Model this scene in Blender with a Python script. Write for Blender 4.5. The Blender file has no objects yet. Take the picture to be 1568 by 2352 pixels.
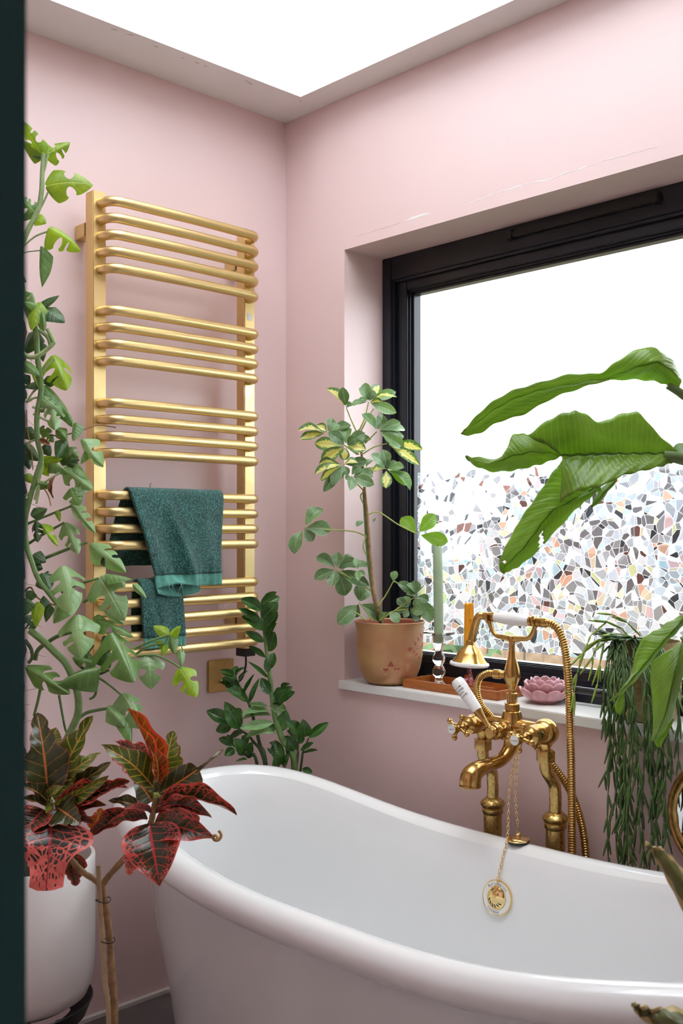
import bpy, bmesh, math, random
from mathutils import Vector, Matrix, noise
random.seed(7)
SC = bpy.context.scene
COL = SC.collection
# ------------------------------------------------------------------ camera
FPX, PX0, HY = 2388.0, 784.0, 1222.0          # focal length, principal column and horizon row of the 1568x2352 frame
YAW = math.radians(46.15)
FWD = Vector((-math.sin(YAW), math.cos(YAW), 0)); RGT = Vector((math.cos(YAW), math.sin(YAW), 0)); UP = Vector((0, 0, 1))
CAM = Vector((2.237, -1.930, 1.27))
cd = bpy.data.cameras.new('camera'); cam = bpy.data.objects.new('camera', cd); COL.objects.link(cam)
cd.sensor_fit = 'HORIZONTAL'; cd.sensor_width = 24.0; cd.lens = FPX / 1568 * 24.0
cd.shift_y = (HY - 1176) / 1568
cd.clip_start = 0.02; cd.clip_end = 300
cam.location = CAM; cam.rotation_euler = (math.pi / 2, 0, YAW)
cd.dof.use_dof = True; cd.dof.focus_distance = 2.45; cd.dof.aperture_fstop = 12
SC.camera = cam
# ------------------------------------------------------------------ sky and exposure
SKY = 6.9
w = bpy.data.worlds.new('overcast_sky'); SC.world = w; w.use_nodes = True
nt = w.node_tree; nt.nodes.clear()
tc = nt.nodes.new('ShaderNodeTexCoord'); mp = nt.nodes.new('ShaderNodeMapping'); mp.inputs['Scale'].default_value = (1, 1, 2.6)
nz = nt.nodes.new('ShaderNodeTexNoise'); nz.inputs['Scale'].default_value = 2.3; nz.inputs['Detail'].default_value = 6
rp = nt.nodes.new('ShaderNodeValToRGB')
rp.color_ramp.elements[0].position = .40; rp.color_ramp.elements[0].color = (.70, .79, .89, 1)
rp.color_ramp.elements[1].position = .58; rp.color_ramp.elements[1].color = (.98, .99, 1.0, 1)
bg = nt.nodes.new('ShaderNodeBackground'); bg.inputs['Strength'].default_value = SKY
wo = nt.nodes.new('ShaderNodeOutputWorld')
nt.links.new(tc.outputs['Generated'], mp.inputs['Vector']); nt.links.new(mp.outputs['Vector'], nz.inputs['Vector'])
nt.links.new(nz.outputs['Fac'], rp.inputs['Fac']); nt.links.new(rp.outputs['Color'], bg.inputs['Color']); nt.links.new(bg.outputs['Background'], wo.inputs['Surface'])
SC.view_settings.view_transform = 'Standard'; SC.view_settings.look = 'None'
SC.view_settings.exposure = 0.18; SC.view_settings.gamma = 1.0; SC.view_settings.use_curve_mapping = False

# ------------------------------------------------------------------ measuring helpers
def at(px, py, dep):
    return CAM + dep * (FWD + (px - PX0) / FPX * RGT + (HY - py) / FPX * UP)
def ray(px, py): return FWD + (px - PX0) / FPX * RGT + (HY - py) / FPX * UP
def on_y(px, py, Y): r = ray(px, py); return CAM + r * ((Y - CAM.y) / r.y)
def on_x(px, py, X): r = ray(px, py); return CAM + r * ((X - CAM.x) / r.x)
def on_z(px, py, Z): r = ray(px, py); return CAM + r * ((Z - CAM.z) / r.z)
V = Vector
# ------------------------------------------------------------------ object helpers
WM = {}
def tag(o, label=None, cat=None, group=None, kind=None):
    if label: o['label'] = label
    if cat: o['category'] = cat
    if group: o['group'] = group
    if kind: o['kind'] = kind
    return o
def thing(name, loc, label, cat, group=None):
    o = bpy.data.objects.new(name, None); COL.objects.link(o); o.empty_display_size = .05
    o.location = loc; WM[o.name] = Matrix.Translation(V(loc)); return tag(o, label, cat, group)
def put(name, me, parent=None, M=None):
    o = bpy.data.objects.new(name, me); COL.objects.link(o)
    M = M or Matrix.Identity(4); WM[o.name] = M
    if parent is not None:
        o.parent = parent; o.matrix_local = WM[parent.name].inverted() @ M
    else: o.matrix_local = M
    return o
class MB:
    def __init__(s): s.v = []; s.f = []; s.uv = None
    def add(s, v, f):
        n = len(s.v); s.v += [tuple(p) for p in v]; s.f += [tuple(i + n for i in q) for q in f]; return s
    def box(s, lo, hi):
        (a, b, c), (d, e, g) = lo, hi
        return s.add([(a,b,c),(d,b,c),(d,e,c),(a,e,c),(a,b,g),(d,b,g),(d,e,g),(a,e,g)],
                     [(0,3,2,1),(4,5,6,7),(0,1,5,4),(1,2,6,5),(2,3,7,6),(3,0,4,7)])
    def tube(s, pts, rad, n=10, cap=True, squash=None):
        pts = [V(p) for p in pts]; m = len(pts)
        if not hasattr(rad, '__len__'): rad = [rad] * m
        t0 = (pts[1] - pts[0]).normalized()
        ref = V((0, 0, 1)) if abs(t0.z) < .9 else V((1, 0, 0))
        u = t0.cross(ref).normalized(); vs = []; fs = []
        for i in range(m):
            a = pts[max(i - 1, 0)]; b = pts[min(i + 1, m - 1)]; t = (b - a)
            t = t.normalized() if t.length > 1e-9 else t0
            u = (u - t * u.dot(t)); u = u.normalized() if u.length > 1e-6 else t.orthogonal().normalized()
            v = t.cross(u)
            for k in range(n):
                A = 2 * math.pi * k / n; vs.append(pts[i] + (u * math.cos(A) + v * math.sin(A)) * rad[i])
        for i in range(m - 1):
            for k in range(n):
                k2 = (k + 1) % n; fs.append((i*n+k, i*n+k2, (i+1)*n+k2, (i+1)*n+k))
        if cap: fs.append(tuple(range(n))[::-1]); fs.append(tuple((m-1)*n + k for k in range(n)))
        return s.add(vs, fs)
    def lathe(s, prof, n=32, M=None, a0=0, capb=True, capt=True):
        M = M or Matrix.Identity(4); vs = []; fs = []
        for (r, z) in prof:
            for k in range(n):
                A = 2 * math.pi * k / n + a0; vs.append(M @ V((r * math.cos(A), r * math.sin(A), z)))
        for i in range(len(prof) - 1):
            for k in range(n):
                k2 = (k + 1) % n; fs.append((i*n+k, i*n+k2, (i+1)*n+k2, (i+1)*n+k))
        if capb: fs.append(tuple(range(n))[::-1])
        if capt: fs.append(tuple((len(prof)-1)*n + k for k in range(n)))
        return s.add(vs, fs)
    def sphere(s, c, r, n=14, m=8, M=None):
        c = V(c); prof = [(r * math.sin(math.pi * (i + .02) / (m + .04)), -r * math.cos(math.pi * (i + .02) / (m + .04))) for i in range(m + 1)]
        return s.lathe(prof, n, Matrix.Translation(c) @ (M or Matrix.Identity(4)))
    def mesh(s, name, mat, smooth=True, bevel=0, sharp=40):
        me = bpy.data.meshes.new(name); me.from_pydata(s.v, [], s.f)
        if s.uv:
            l = me.uv_layers.new(name='uv')
            for lp in me.loops: l.data[lp.index].uv = s.uv[lp.vertex_index]
        if bevel:
            bm = bmesh.new(); bm.from_mesh(me)
            bmesh.ops.recalc_face_normals(bm, faces=bm.faces)
            bmesh.ops.bevel(bm, geom=[e for e in bm.edges if e.is_manifold and e.calc_face_angle(0) > .6], offset=bevel, segments=2, affect='EDGES', clamp_overlap=True)
            bm.to_mesh(me); bm.free()
        if mat: me.materials.append(mat)
        if smooth:
            me.polygons.foreach_set('use_smooth', [True] * len(me.polygons))
            if sharp: me.set_sharp_from_angle(angle=math.radians(sharp))
        me.update(); return me
    def build(s, name, mat, parent=None, smooth=True, bevel=0, sharp=40, M=None):
        return put(name, s.mesh(name, mat, smooth, bevel, sharp), parent, M)
def smooth_path(pts, n=6):
    P = [V(p) for p in pts]; out = []
    for i in range(len(P) - 1):
        a = P[max(i-1, 0)]; b = P[i]; c = P[i+1]; d = P[min(i+2, len(P)-1)]
        for k in range(n):
            t = k / n
            out.append(.5 * ((2*b) + (c-a)*t + (2*a-5*b+4*c-d)*t*t + (3*b-a-3*c+d)*t**3))
    out.append(P[-1]); return out
def lerp(a, b, t): return a + (b - a) * t
def resample(r, n):
    out = []
    for i in range(n):
        x = i / (n - 1) * (len(r) - 1); k = min(int(x), len(r) - 2); out.append(lerp(r[k], r[k+1], x - k))
    return out
def frame_from(axis, z_hint=V((0, 0, 1))):     # matrix whose Z is axis
    z = V(axis).normalized(); x = V(z_hint).cross(z)
    x = x.normalized() if x.length > 1e-4 else z.orthogonal().normalized()
    y = z.cross(x); return Matrix((x, y, z)).transposed().to_4x4()

# ------------------------------------------------------------------ materials
def new_mat(name):
    m = bpy.data.materials.new(name); m.use_nodes = True
    return m, m.node_tree, m.node_tree.nodes['Principled BSDF']
def N(nt, t, **kw):
    n = nt.nodes.new(t)
    for k, v in kw.items():
        if k in n.inputs: n.inputs[k].default_value = v
        else: setattr(n, k, v)
    return n
def ramp(nt, stops, interp='LINEAR'):
    r = nt.nodes.new('ShaderNodeValToRGB'); r.color_ramp.interpolation = interp
    e = r.color_ramp.elements
    while len(e) < len(stops): e.new(.5)
    for i, (p, c) in enumerate(stops): e[i].position = p; e[i].color = (*c, 1) if len(c) == 3 else c
    return r
def math_(nt, op, a, b=None, c=None):
    n = nt.nodes.new('ShaderNodeMath'); n.operation = op
    for i, x in enumerate((a, b, c)):
        if x is None: continue
        if isinstance(x, (int, float)): n.inputs[i].default_value = x
        else: nt.links.new(x, n.inputs[i])
    return n.outputs[0]
def mix_col(nt, f, a, b, blend='MIX'):
    n = nt.nodes.new('ShaderNodeMix'); n.data_type = 'RGBA'; n.blend_type = blend
    for idx, x in ((0, f), (6, a), (7, b)):
        if isinstance(x, (int, float)): n.inputs[idx].default_value = x
        elif isinstance(x, tuple): n.inputs[idx].default_value = (*x, 1) if len(x) == 3 else x
        else: nt.links.new(x, n.inputs[idx])
    return n.outputs[2]
def simple(name, col, rough=.5, metal=0, var=.06, scale=30, bump=0, bscale=200, coat=0, spec=.5, sheen=0, dist=.002, trans=0, ior=1.45, sss=0):
    m, nt, b = new_mat(name)
    tx = N(nt, 'ShaderNodeTexCoord'); n = N(nt, 'ShaderNodeTexNoise', Scale=scale, Detail=4.0)
    nt.links.new(tx.outputs['Object'], n.inputs['Vector'])
    lo = tuple(max(0, c * (1 - var)) for c in col); hi = tuple(min(1, c * (1 + var)) for c in col)
    r = ramp(nt, [(.3, lo), (.7, hi)]); nt.links.new(n.outputs['Fac'], r.inputs['Fac']); nt.links.new(r.outputs['Color'], b.inputs['Base Color'])
    b.inputs['Roughness'].default_value = rough; b.inputs['Metallic'].default_value = metal
    b.inputs['Coat Weight'].default_value = coat; b.inputs['Coat Roughness'].default_value = .04
    b.inputs['Specular IOR Level'].default_value = spec; b.inputs['Sheen Weight'].default_value = sheen
    b.inputs['Transmission Weight'].default_value = trans; b.inputs['IOR'].default_value = ior
    if sss: b.inputs['Subsurface Weight'].default_value = sss; b.inputs['Subsurface Scale'].default_value = .01
    if bump:
        n2 = N(nt, 'ShaderNodeTexNoise', Scale=bscale, Detail=3.0); nt.links.new(tx.outputs['Object'], n2.inputs['Vector'])
        bp = N(nt, 'ShaderNodeBump', Strength=bump, Distance=dist); nt.links.new(n2.outputs['Fac'], bp.inputs['Height']); nt.links.new(bp.outputs['Normal'], b.inputs['Normal'])
    return m
M = {}
M['pink'] = simple('pink_paint', (.745, .555, .540), .42, var=.02, scale=3, bump=.12, bscale=160, dist=.001)
M['white_paint'] = simple('white_ceiling_paint', (.78, .76, .74), .6, var=.02, scale=4, bump=.1, bscale=120, dist=.001)
M['white_gloss'] = simple('white_gloss_paint', (.80, .79, .77), .3, var=.02, bump=.06, bscale=60)
M['well'] = simple('lightwell_white_paint', (.86, .87, .88), .6, var=.01, scale=4)
M['teal'] = simple('dark_teal_paint', (.006, .085, .092), .5, var=.1, scale=8)
M['tile'] = simple('grey_floor_tile', (.34, .31, .31), .35, var=.1, scale=9, bump=.05)
M['grout'] = simple('pale_grout', (.62, .58, .55), .8)
M['frame'] = simple('anthracite_window_frame', (.008, .010, .016), .34, var=.1, bump=.03, bscale=400)
M['black'] = simple('black_plastic', (.012, .012, .013), .3)
M['white_plastic'] = simple('white_plastic', (.75, .75, .74), .4)
M['enamel'] = simple('white_bath_enamel', (.80, .805, .81), .16, var=.01, scale=3, coat=.6, spec=.5)
M['ceramic'] = simple('white_ceramic', (.82, .82, .81), .12, var=.01, coat=.5)
M['ink'] = simple('dark_ink', (.02, .02, .025), .5)
M['steel'] = simple('steel', (.6, .6, .6), .2, metal=1)
def brass(name, c1, c2, rough, patina=.35, scale=25):
    m, nt, b = new_mat(name)
    tx = N(nt, 'ShaderNodeTexCoord'); n = N(nt, 'ShaderNodeTexNoise', Scale=scale, Detail=8.0, Roughness=.65)
    nt.links.new(tx.outputs['Object'], n.inputs['Vector'])
    r = ramp(nt, [(.5 - patina * .4, c2), (.5 + patina * .4, c1)]); nt.links.new(n.outputs['Fac'], r.inputs['Fac']); nt.links.new(r.outputs['Color'], b.inputs['Base Color'])
    r2 = ramp(nt, [(.3, (rough * 1.7,) * 3), (.7, (rough * .8,) * 3)]); nt.links.new(n.outputs['Fac'], r2.inputs['Fac']); nt.links.new(r2.outputs['Color'], b.inputs['Roughness'])
    b.inputs['Metallic'].default_value = 1; return m
M['satin'] = brass('satin_brass', (.76, .575, .27), (.70, .52, .235), .32, .5, 6)
M['brass'] = brass('aged_polished_brass', (.70, .45, .155), (.40, .23, .07), .16, .6, 28)
M['brass_old'] = brass('tarnished_brass', (.62, .43, .16), (.43, .28, .095), .22, .8, 110)
M['gold'] = brass('polished_gold', (.92, .72, .36), (.85, .62, .27), .08, .5, 10)
M['plate'] = brass('brushed_brass_plate', (.60, .44, .17), (.46, .32, .11), .28, .5, 12)
M['gilt'] = brass('gilded_frame', (.62, .42, .15), (.30, .17, .05), .28, .3, 40)
def clear_glass(name, col=(1, 1, 1)):
    m, nt, b = new_mat(name); nt.nodes.remove(b); o = nt.nodes['Material Output']
    t = N(nt, 'ShaderNodeBsdfTransparent'); t.inputs['Color'].default_value = (*col, 1)
    g = N(nt, 'ShaderNodeBsdfGlossy', Roughness=.02); lw = N(nt, 'ShaderNodeLayerWeight', Blend=.5); fr = math_(nt, 'ADD', .03, math_(nt, 'MULTIPLY', math_(nt, 'POWER', lw.outputs['Facing'], 5.0), .7))
    mx = N(nt, 'ShaderNodeMixShader'); nt.links.new(fr, mx.inputs[0]); nt.links.new(t.outputs[0], mx.inputs[1]); nt.links.new(g.outputs[0], mx.inputs[2])
    nt.links.new(mx.outputs[0], o.inputs['Surface']); return m
M['pane'] = clear_glass('window_glass', (.97, .985, .98))
def solid_glass(name, col, rough=.0):
    m, nt, b = new_mat(name)
    b.inputs['Base Color'].default_value = (*col, 1); b.inputs['Transmission Weight'].default_value = 1; b.inputs['Roughness'].default_value = rough; b.inputs['IOR'].default_value = 1.47
    return m
M['crystal'] = solid_glass('clear_glass', (.97, .99, .96))
M['pinkglass'] = solid_glass('pink_glass', (.85, .38, .52), .02)
M['redglass'] = solid_glass('plum_glass', (.55, .12, .14), .03)

def film_mat():
    """decorative mosaic film: curved shards, each bending the view outside its own way, with fine white lines between them"""
    m, nt, b = new_mat('mosaic_window_film'); nt.nodes.remove(b); o = nt.nodes['Material Output']
    tx = N(nt, 'ShaderNodeTexCoord')
    nzz = N(nt, 'ShaderNodeTexNoise', Scale=11.0, Detail=0.0); nt.links.new(tx.outputs['Object'], nzz.inputs['Vector'])
    sub = N(nt, 'ShaderNodeVectorMath', operation='SUBTRACT'); nt.links.new(nzz.outputs['Color'], sub.inputs[0]); sub.inputs[1].default_value = (.5, .5, .5)
    scl = N(nt, 'ShaderNodeVectorMath', operation='SCALE'); nt.links.new(sub.outputs[0], scl.inputs[0]); scl.inputs['Scale'].default_value = .045
    ad = N(nt, 'ShaderNodeVectorMath', operation='ADD'); nt.links.new(tx.outputs['Object'], ad.inputs[0]); nt.links.new(scl.outputs[0], ad.inputs[1])
    sep = N(nt, 'ShaderNodeSeparateXYZ'); nt.links.new(ad.outputs[0], sep.inputs[0])
    cmb = N(nt, 'ShaderNodeCombineXYZ'); nt.links.new(sep.outputs['X'], cmb.inputs['X']); nt.links.new(sep.outputs['Z'], cmb.inputs['Y'])
    SCL = 36.0
    v1 = N(nt, 'ShaderNodeTexVoronoi', Scale=SCL, voronoi_dimensions='2D', feature='F1')
    v2 = N(nt, 'ShaderNodeTexVoronoi', Scale=SCL, voronoi_dimensions='2D', feature='DISTANCE_TO_EDGE')
    v3 = N(nt, 'ShaderNodeTexVoronoi', Scale=SCL * 1.22, voronoi_dimensions='2D', feature='F1')
    v4 = N(nt, 'ShaderNodeTexVoronoi', Scale=SCL * 1.22, voronoi_dimensions='2D', feature='DISTANCE_TO_EDGE')
    off = N(nt, 'ShaderNodeVectorMath', operation='ADD'); nt.links.new(cmb.outputs[0], off.inputs[0]); off.inputs[1].default_value = (3.17, 1.91, 0)
    for v in (v1, v2): nt.links.new(cmb.outputs[0], v.inputs['Vector'])
    for v in (v3, v4): nt.links.new(off.outputs[0], v.inputs['Vector'])
    line = math_(nt, 'MAXIMUM', math_(nt, 'LESS_THAN', v2.outputs['Distance'], .013), math_(nt, 'LESS_THAN', v4.outputs['Distance'], .013))
    mv2 = N(nt, 'ShaderNodeVectorMath', operation='ADD'); nt.links.new(v1.outputs['Color'], mv2.inputs[0]); nt.links.new(v3.outputs['Color'], mv2.inputs[1])
    wn = N(nt, 'ShaderNodeTexWhiteNoise', noise_dimensions='3D'); nt.links.new(mv2.outputs[0], wn.inputs['Vector'])
    tint = ramp(nt, [(0, (.55, .55, .57)), (.16, (.82, .84, .87)), (.42, (.66, .69, .73)), (.62, (.80, .75, .64)), (.66, (.66, .77, .83)), (.71, (.80, .62, .53)), (.74, (.76, .80, .60)), (.77, (.80, .68, .70)), (.81, (.40, .39, .40)), (.92, (.24, .24, .25)), (.97, (.36, .26, .24))], 'CONSTANT')
    nt.links.new(wn.outputs['Value'], tint.inputs['Fac'])
    # tilt of each shard
    tl = N(nt, 'ShaderNodeVectorMath', operation='SUBTRACT'); nt.links.new(wn.outputs['Color'], tl.inputs[0]); tl.inputs[1].default_value = (.5, .5, .5)
    ts = N(nt, 'ShaderNodeVectorMath', operation='SCALE'); nt.links.new(tl.outputs[0], ts.inputs[0]); ts.inputs['Scale'].default_value = .60
    ge = N(nt, 'ShaderNodeNewGeometry')
    nn = N(nt, 'ShaderNodeVectorMath', operation='ADD'); nt.links.new(ge.outputs['Normal'], nn.inputs[0]); nt.links.new(ts.outputs[0], nn.inputs[1])
    nm = N(nt, 'ShaderNodeVectorMath', operation='NORMALIZE'); nt.links.new(nn.outputs[0], nm.inputs[0])
    rf = N(nt, 'ShaderNodeBsdfRefraction', Roughness=.05, IOR=1.33); nt.links.new(tint.outputs['Color'], rf.inputs['Color']); nt.links.new(nm.outputs[0], rf.inputs['Normal'])
    tr = N(nt, 'ShaderNodeBsdfTranslucent'); nt.links.new(tint.outputs['Color'], tr.inputs['Color'])
    tp = N(nt, 'ShaderNodeBsdfTransparent'); nt.links.new(tint.outputs['Color'], tp.inputs['Color'])
    m0 = N(nt, 'ShaderNodeMixShader'); m0.inputs[0].default_value = .22; nt.links.new(rf.outputs[0], m0.inputs[1]); nt.links.new(tr.outputs[0], m0.inputs[2])
    m1 = N(nt, 'ShaderNodeMixShader'); m1.inputs[0].default_value = .12; nt.links.new(m0.outputs[0], m1.inputs[1]); nt.links.new(tp.outputs[0], m1.inputs[2])
    lt = N(nt, 'ShaderNodeBsdfTranslucent'); lt.inputs['Color'].default_value = (.98, .98, 1, 1)
    lp = N(nt, 'ShaderNodeBsdfTransparent'); ml = N(nt, 'ShaderNodeMixShader'); ml.inputs[0].default_value = .3
    nt.links.new(lt.outputs[0], ml.inputs[1]); nt.links.new(lp.outputs[0], ml.inputs[2])
    m2 = N(nt, 'ShaderNodeMixShader'); nt.links.new(line, m2.inputs[0]); nt.links.new(m1.outputs[0], m2.inputs[1]); nt.links.new(ml.outputs[0], m2.inputs[2])
    nt.links.new(m2.outputs[0], o.inputs['Surface']); return m
M['film'] = film_mat()
# ================================================================== the setting
ROOM_X, ROOM_Y, CEIL = 2.75, -1.75, 2.43
HALL_Y = -3.1
def struct(name, mb, mat, label=None, smooth=False, bevel=0, parent=None):
    o = mb.build(name, mat, parent, smooth, bevel)
    if parent is None: o['kind'] = 'structure'
    if label: o['label'] = label
    return o
struct('floor', MB().box((-.1, HALL_Y - .1, -.12), (ROOM_X + .1, .25, 0)), M['tile'], 'grey tiled bathroom floor')
struct('wall_left', MB().box((-.12, HALL_Y, 0), (0, .25, 2.6)), M['pink'], 'pink painted wall behind the brass towel rail')
struct('wall_right', MB().box((ROOM_X, HALL_Y, 0), (ROOM_X + .12, .25, 2.6)), M['pink'], 'pink painted wall at the right of the room')
WX0, WX1, WZ0, WZ1, WD = .239, 1.56, .874, 2.024, .145      # window opening and depth of its reveal
mb = MB()
mb.box((0, 0, 0), (WX0, .27, 2.6)).box((WX1, 0, 0), (ROOM_X, .27, 2.6)).box((WX0, 0, 0), (WX1, .27, WZ0 - .024)).box((WX0, 0, WZ1), (WX1, .27, 2.6))
wall_back = struct('wall_back', mb, M['pink'], 'pink painted wall with the wide window')
# peeling line of filler above the window
def ribbon(pts, wid, nrm, lift=.0004):
    P = [V(p) for p in pts]; nrm = V(nrm); vs = []; fs = []
    for i, p in enumerate(P):
        t = (P[min(i+1, len(P)-1)] - P[max(i-1, 0)]).normalized(); s = t.cross(nrm)
        w_ = wid[i] if hasattr(wid, '__len__') else wid
        vs += [p + s * w_ * .5 + nrm * lift * .2, p + nrm * lift, p - s * w_ * .5 + nrm * lift * .2]
    for i in range(len(P) - 1):
        a = i * 3; fs += [(a, a+1, a+4, a+3), (a+1, a+2, a+5, a+4)]
    return vs, fs
rc = random.Random(3)
mb = MB()
def crackline(pxs, w0, w1, steps):
    P = []; W = []
    for (a, b) in zip(pxs[:-1], pxs[1:]):
        for k in range(steps):
            t = k / steps; p = on_y(lerp(a[0], b[0], t), lerp(a[1], b[1], t) + rc.uniform(-2.2, 2.2), 0); P.append(p); W.append(rc.uniform(w0, w1))
    mb.add(*ribbon(P, W, (0, -1, 0)))
crackline([(1078, 468), (1130, 446), (1200, 425), (1260, 412), (1300, 397), (1372, 376)], .0006, .0028, 9)
crackline([(1380, 372), (1450, 352), (1520, 335)], .0003, .0010, 8)
mb.add(*ribbon([on_y(930, 507, 0), on_y(948, 501, 0), on_y(968, 494, 0), on_y(988, 490, 0)], [.001, .006, .005, .001], (0, -1, 0)))
crackline([(820, 543), (870, 527), (925, 510)], .0002, .0007, 8)
mb.build('peeling_filler', M['white_paint'], wall_back)
# wall with the doorway, its dark teal frame
DX0, DX1, DZ = 1.863, 2.665, 2.05
mb = MB().box((0, ROOM_Y - .11, 0), (DX0 - .03, ROOM_Y, 2.6)).box((DX1 + .03, ROOM_Y - .11, 0), (ROOM_X, ROOM_Y, 2.6)).box((DX0 - .03, ROOM_Y - .11, DZ + .03), (DX1 + .03, ROOM_Y, 2.6))
struct('wall_front', mb, M['pink'], 'pink wall with the doorway')
mb = MB().box((DX0 - .03, ROOM_Y - .125, 0), (DX0, ROOM_Y + .012, DZ)).box((DX1, ROOM_Y - .125, 0), (DX1 + .03, ROOM_Y + .012, DZ)).box((DX0 - .03, ROOM_Y - .125, DZ), (DX1 + .03, ROOM_Y + .012, DZ + .03))
struct('door_1', mb, M['teal'], 'dark teal door frame at the left edge, out of focus', bevel=.003)
mb = MB().box((-.1, HALL_Y - .1, 0), (ROOM_X + .1, HALL_Y, 2.6)); struct('wall_hall', mb, M['white_paint'], 'pale hallway wall')
# ceiling with the light well
LX0, LX1, LY0, LY1 = .162, 1.95, -1.2, -.088; LZ = 2.92
mb = MB().box((0, HALL_Y, CEIL), (LX0, .0, CEIL + .15)).box((LX1, HALL_Y, CEIL), (ROOM_X, 0, CEIL + .15)).box((LX0, LY1, CEIL), (LX1, 0, CEIL + .15)).box((LX0, HALL_Y, CEIL), (LX1, LY0, CEIL + .15))
ceiling = struct('ceiling', mb, M['white_paint'], 'white ceiling border around the light well')
mb = MB().box((LX0 - .1, LY0 - .1, CEIL + .151), (LX0 - .001, LY1 + .1, LZ)).box((LX1 + .001, LY0 - .1, CEIL + .151), (LX1 + .1, LY1 + .1, LZ)).box((LX0, LY1 + .001, CEIL + .151), (LX1, LY1 + .1, LZ)).box((LX0, LY0 - .1, CEIL + .151), (LX1, LY0 - .001, LZ))
struct('trim_2', mb, M['well'], 'bright white side walls of the roof light well')
mb = MB()
for (px, py, a, ln) in [(300, 80, .35, .02), (358, 107, .3, .012), (420, 133, .2, .008), (452, 144, .1, .014), (472, 152, .3, .010), (566, 186, .4, .010), (572, 190, .2, .012), (577, 193, -.2, .009), (262, 68, .2, .016), (690, 232, .1, .008)]:
    p = on_z(px, py, CEIL); t = V((0, 1, 0)); q = V((math.sin(a), math.cos(a), 0))
    mb.add(*ribbon([p - q * ln * .5, p, p + q * ln * .5], [.0003, .0028, .0003], (0, 0, -1)))
mb.build('paint_chip', simple('bare_plaster', (.16, .12, .10), .8), ceiling)
# roof window far up
rw = thing('window_2', ((LX0 + LX1) / 2, (LY0 + LY1) / 2, LZ), 'flat roof window over the light well', None); del rw['label']; rw['kind'] = 'structure'
mb = MB().box((LX0 - .1, LY0 - .1, LZ + .001), (LX0 + .03, LY1 + .1, LZ + .06)).box((LX1 - .03, LY0 - .1, LZ + .001), (LX1 + .1, LY1 + .1, LZ + .06)).box((LX0 + .03, LY1 - .03, LZ + .001), (LX1 - .03, LY1 + .1, LZ + .06)).box((LX0 + .03, LY0 - .1, LZ + .001), (LX1 - .03, LY0 + .03, LZ + .06))
mb.build('frame', M['frame'], rw, False)
MB().box((LX0 + .03, LY0 + .03, LZ + .03), (LX1 - .03, LY1 - .03, LZ + .04)).build('pane', M['pane'], rw, False)
# skirting of grey tile with a pale top edge
for nm, lo, hi, lo2, hi2 in (('baseboard_left', (0, ROOM_Y, 0), (.011, -.011, .092), (0, ROOM_Y, .092), (.013, -.011, .101)), ('baseboard_back', (0, -.011, 0), (ROOM_X, 0, .092), (0, -.013, .092), (ROOM_X, 0, .101))):
    o = struct(nm, MB().box(lo, hi), M['tile'], 'grey tile skirting with a pale edge'); MB().box(lo2, hi2).build('edge_strip', M['grout'], o, False)
# window sill
struct('trim_1', MB().box((WX0 - .012, -.012, WZ0 - .023), (WX1 + .012, .16, WZ0)), M['white_gloss'], 'white painted window sill', bevel=.002)

# ---- window
win = thing('window_1', (WX0, WD, WZ0), 'x', None); win['label'] = 'wide anthracite framed window with mosaic film on its lower half'; win['kind'] = 'structure'
def ring(x0, x1, z0, z1, l, r, b, t, y0, y1):
    m_ = MB(); m_.box((x0, y0, z0), (x0 + l, y1, z1)).box((x1 - r, y0, z0), (x1, y1, z1)).box((x0 + l, y0, z0), (x1 - r, y1, z0 + b)).box((x0 + l, y0, z1 - t), (x1 - r, y1, z1)); return m_
fr = ring(WX0, WX1, WZ0, WZ1, .034, .034, .045, .062, WD, .225).build('frame', M['frame'], win, True, .002)
ring(WX0 + .034, WX1 - .034, WZ0 + .045, WZ1 - .062, .007, .007, .007, .007, WD + .006, .225).build('frame_step', M['frame'], win, True, .001)
sash = ring(WX0 + .040, WX1 - .040, WZ0 + .050, WZ1 - .068, .036, .036, .018, .026, WD + .018, .222).build('sash', M['frame'], win, True, .002)
ring(WX0 + .075, WX1 - .075, WZ0 + .067, WZ1 - .093, .006, .006, .004, .006, WD + .026, .214).build('glazing_bead', M['frame'], sash, True, .001)
ring(WX0 + .080, WX1 - .080, WZ0 + .070, WZ1 - .098, .008, .008, .004, .008, WD + .034, .206).build('gasket', M['black'], sash, True, .001)
GX0, GX1, GZ0, GZ1, GY = WX0 + .086, WX1 - .086, WZ0 + .072, WZ1 - .104, .186
pane = MB().box((GX0, GY, GZ0), (GX1, GY + .006, GZ1)).build('pane', M['pane'], sash, False)
MB().box((GX0 + .011, GY - .0025, GZ0 + .026), (GX1 - .011, GY - .0015, 1.432)).build('mosaic_film', M['film'], sash, False)
# trickle vent
a = on_y(1172, 540, WD); b_ = on_y(1515, 458, WD); zc = (a.z + b_.z) / 2
v = MB().box((a.x, WD - .011, zc - .008), (b_.x, WD, zc + .008)).build('trickle_vent', M['black'], win, True, .002)
MB().box((a.x - .003, WD - .014, zc - .012), (a.x + .014, WD, zc + .012)).build('end_cap', M['black'], v, True, .002)
MB().box((b_.x - .014, WD - .014, zc - .012), (b_.x + .003, WD, zc + .012)).build('end_cap', M['black'], v, True, .002)
# handle at the bottom rail
hp = on_y(1392, 1560, WD)
h = MB().box((hp.x - .015, WD - .014, WZ0 + .018), (hp.x + .035, WD, WZ0 + .042)).build('handle', M['black'], win, True, .004)
MB().tube(smooth_path([(hp.x + .012, WD - .012, WZ0 + .034), (hp.x + .008, WD - .034, WZ0 + .034), (hp.x - .012, WD - .040, WZ0 + .035), (hp.x - .075, WD - .040, WZ0 + .035)], 6), .0085, 12).build('lever', M['black'], h)

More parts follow.
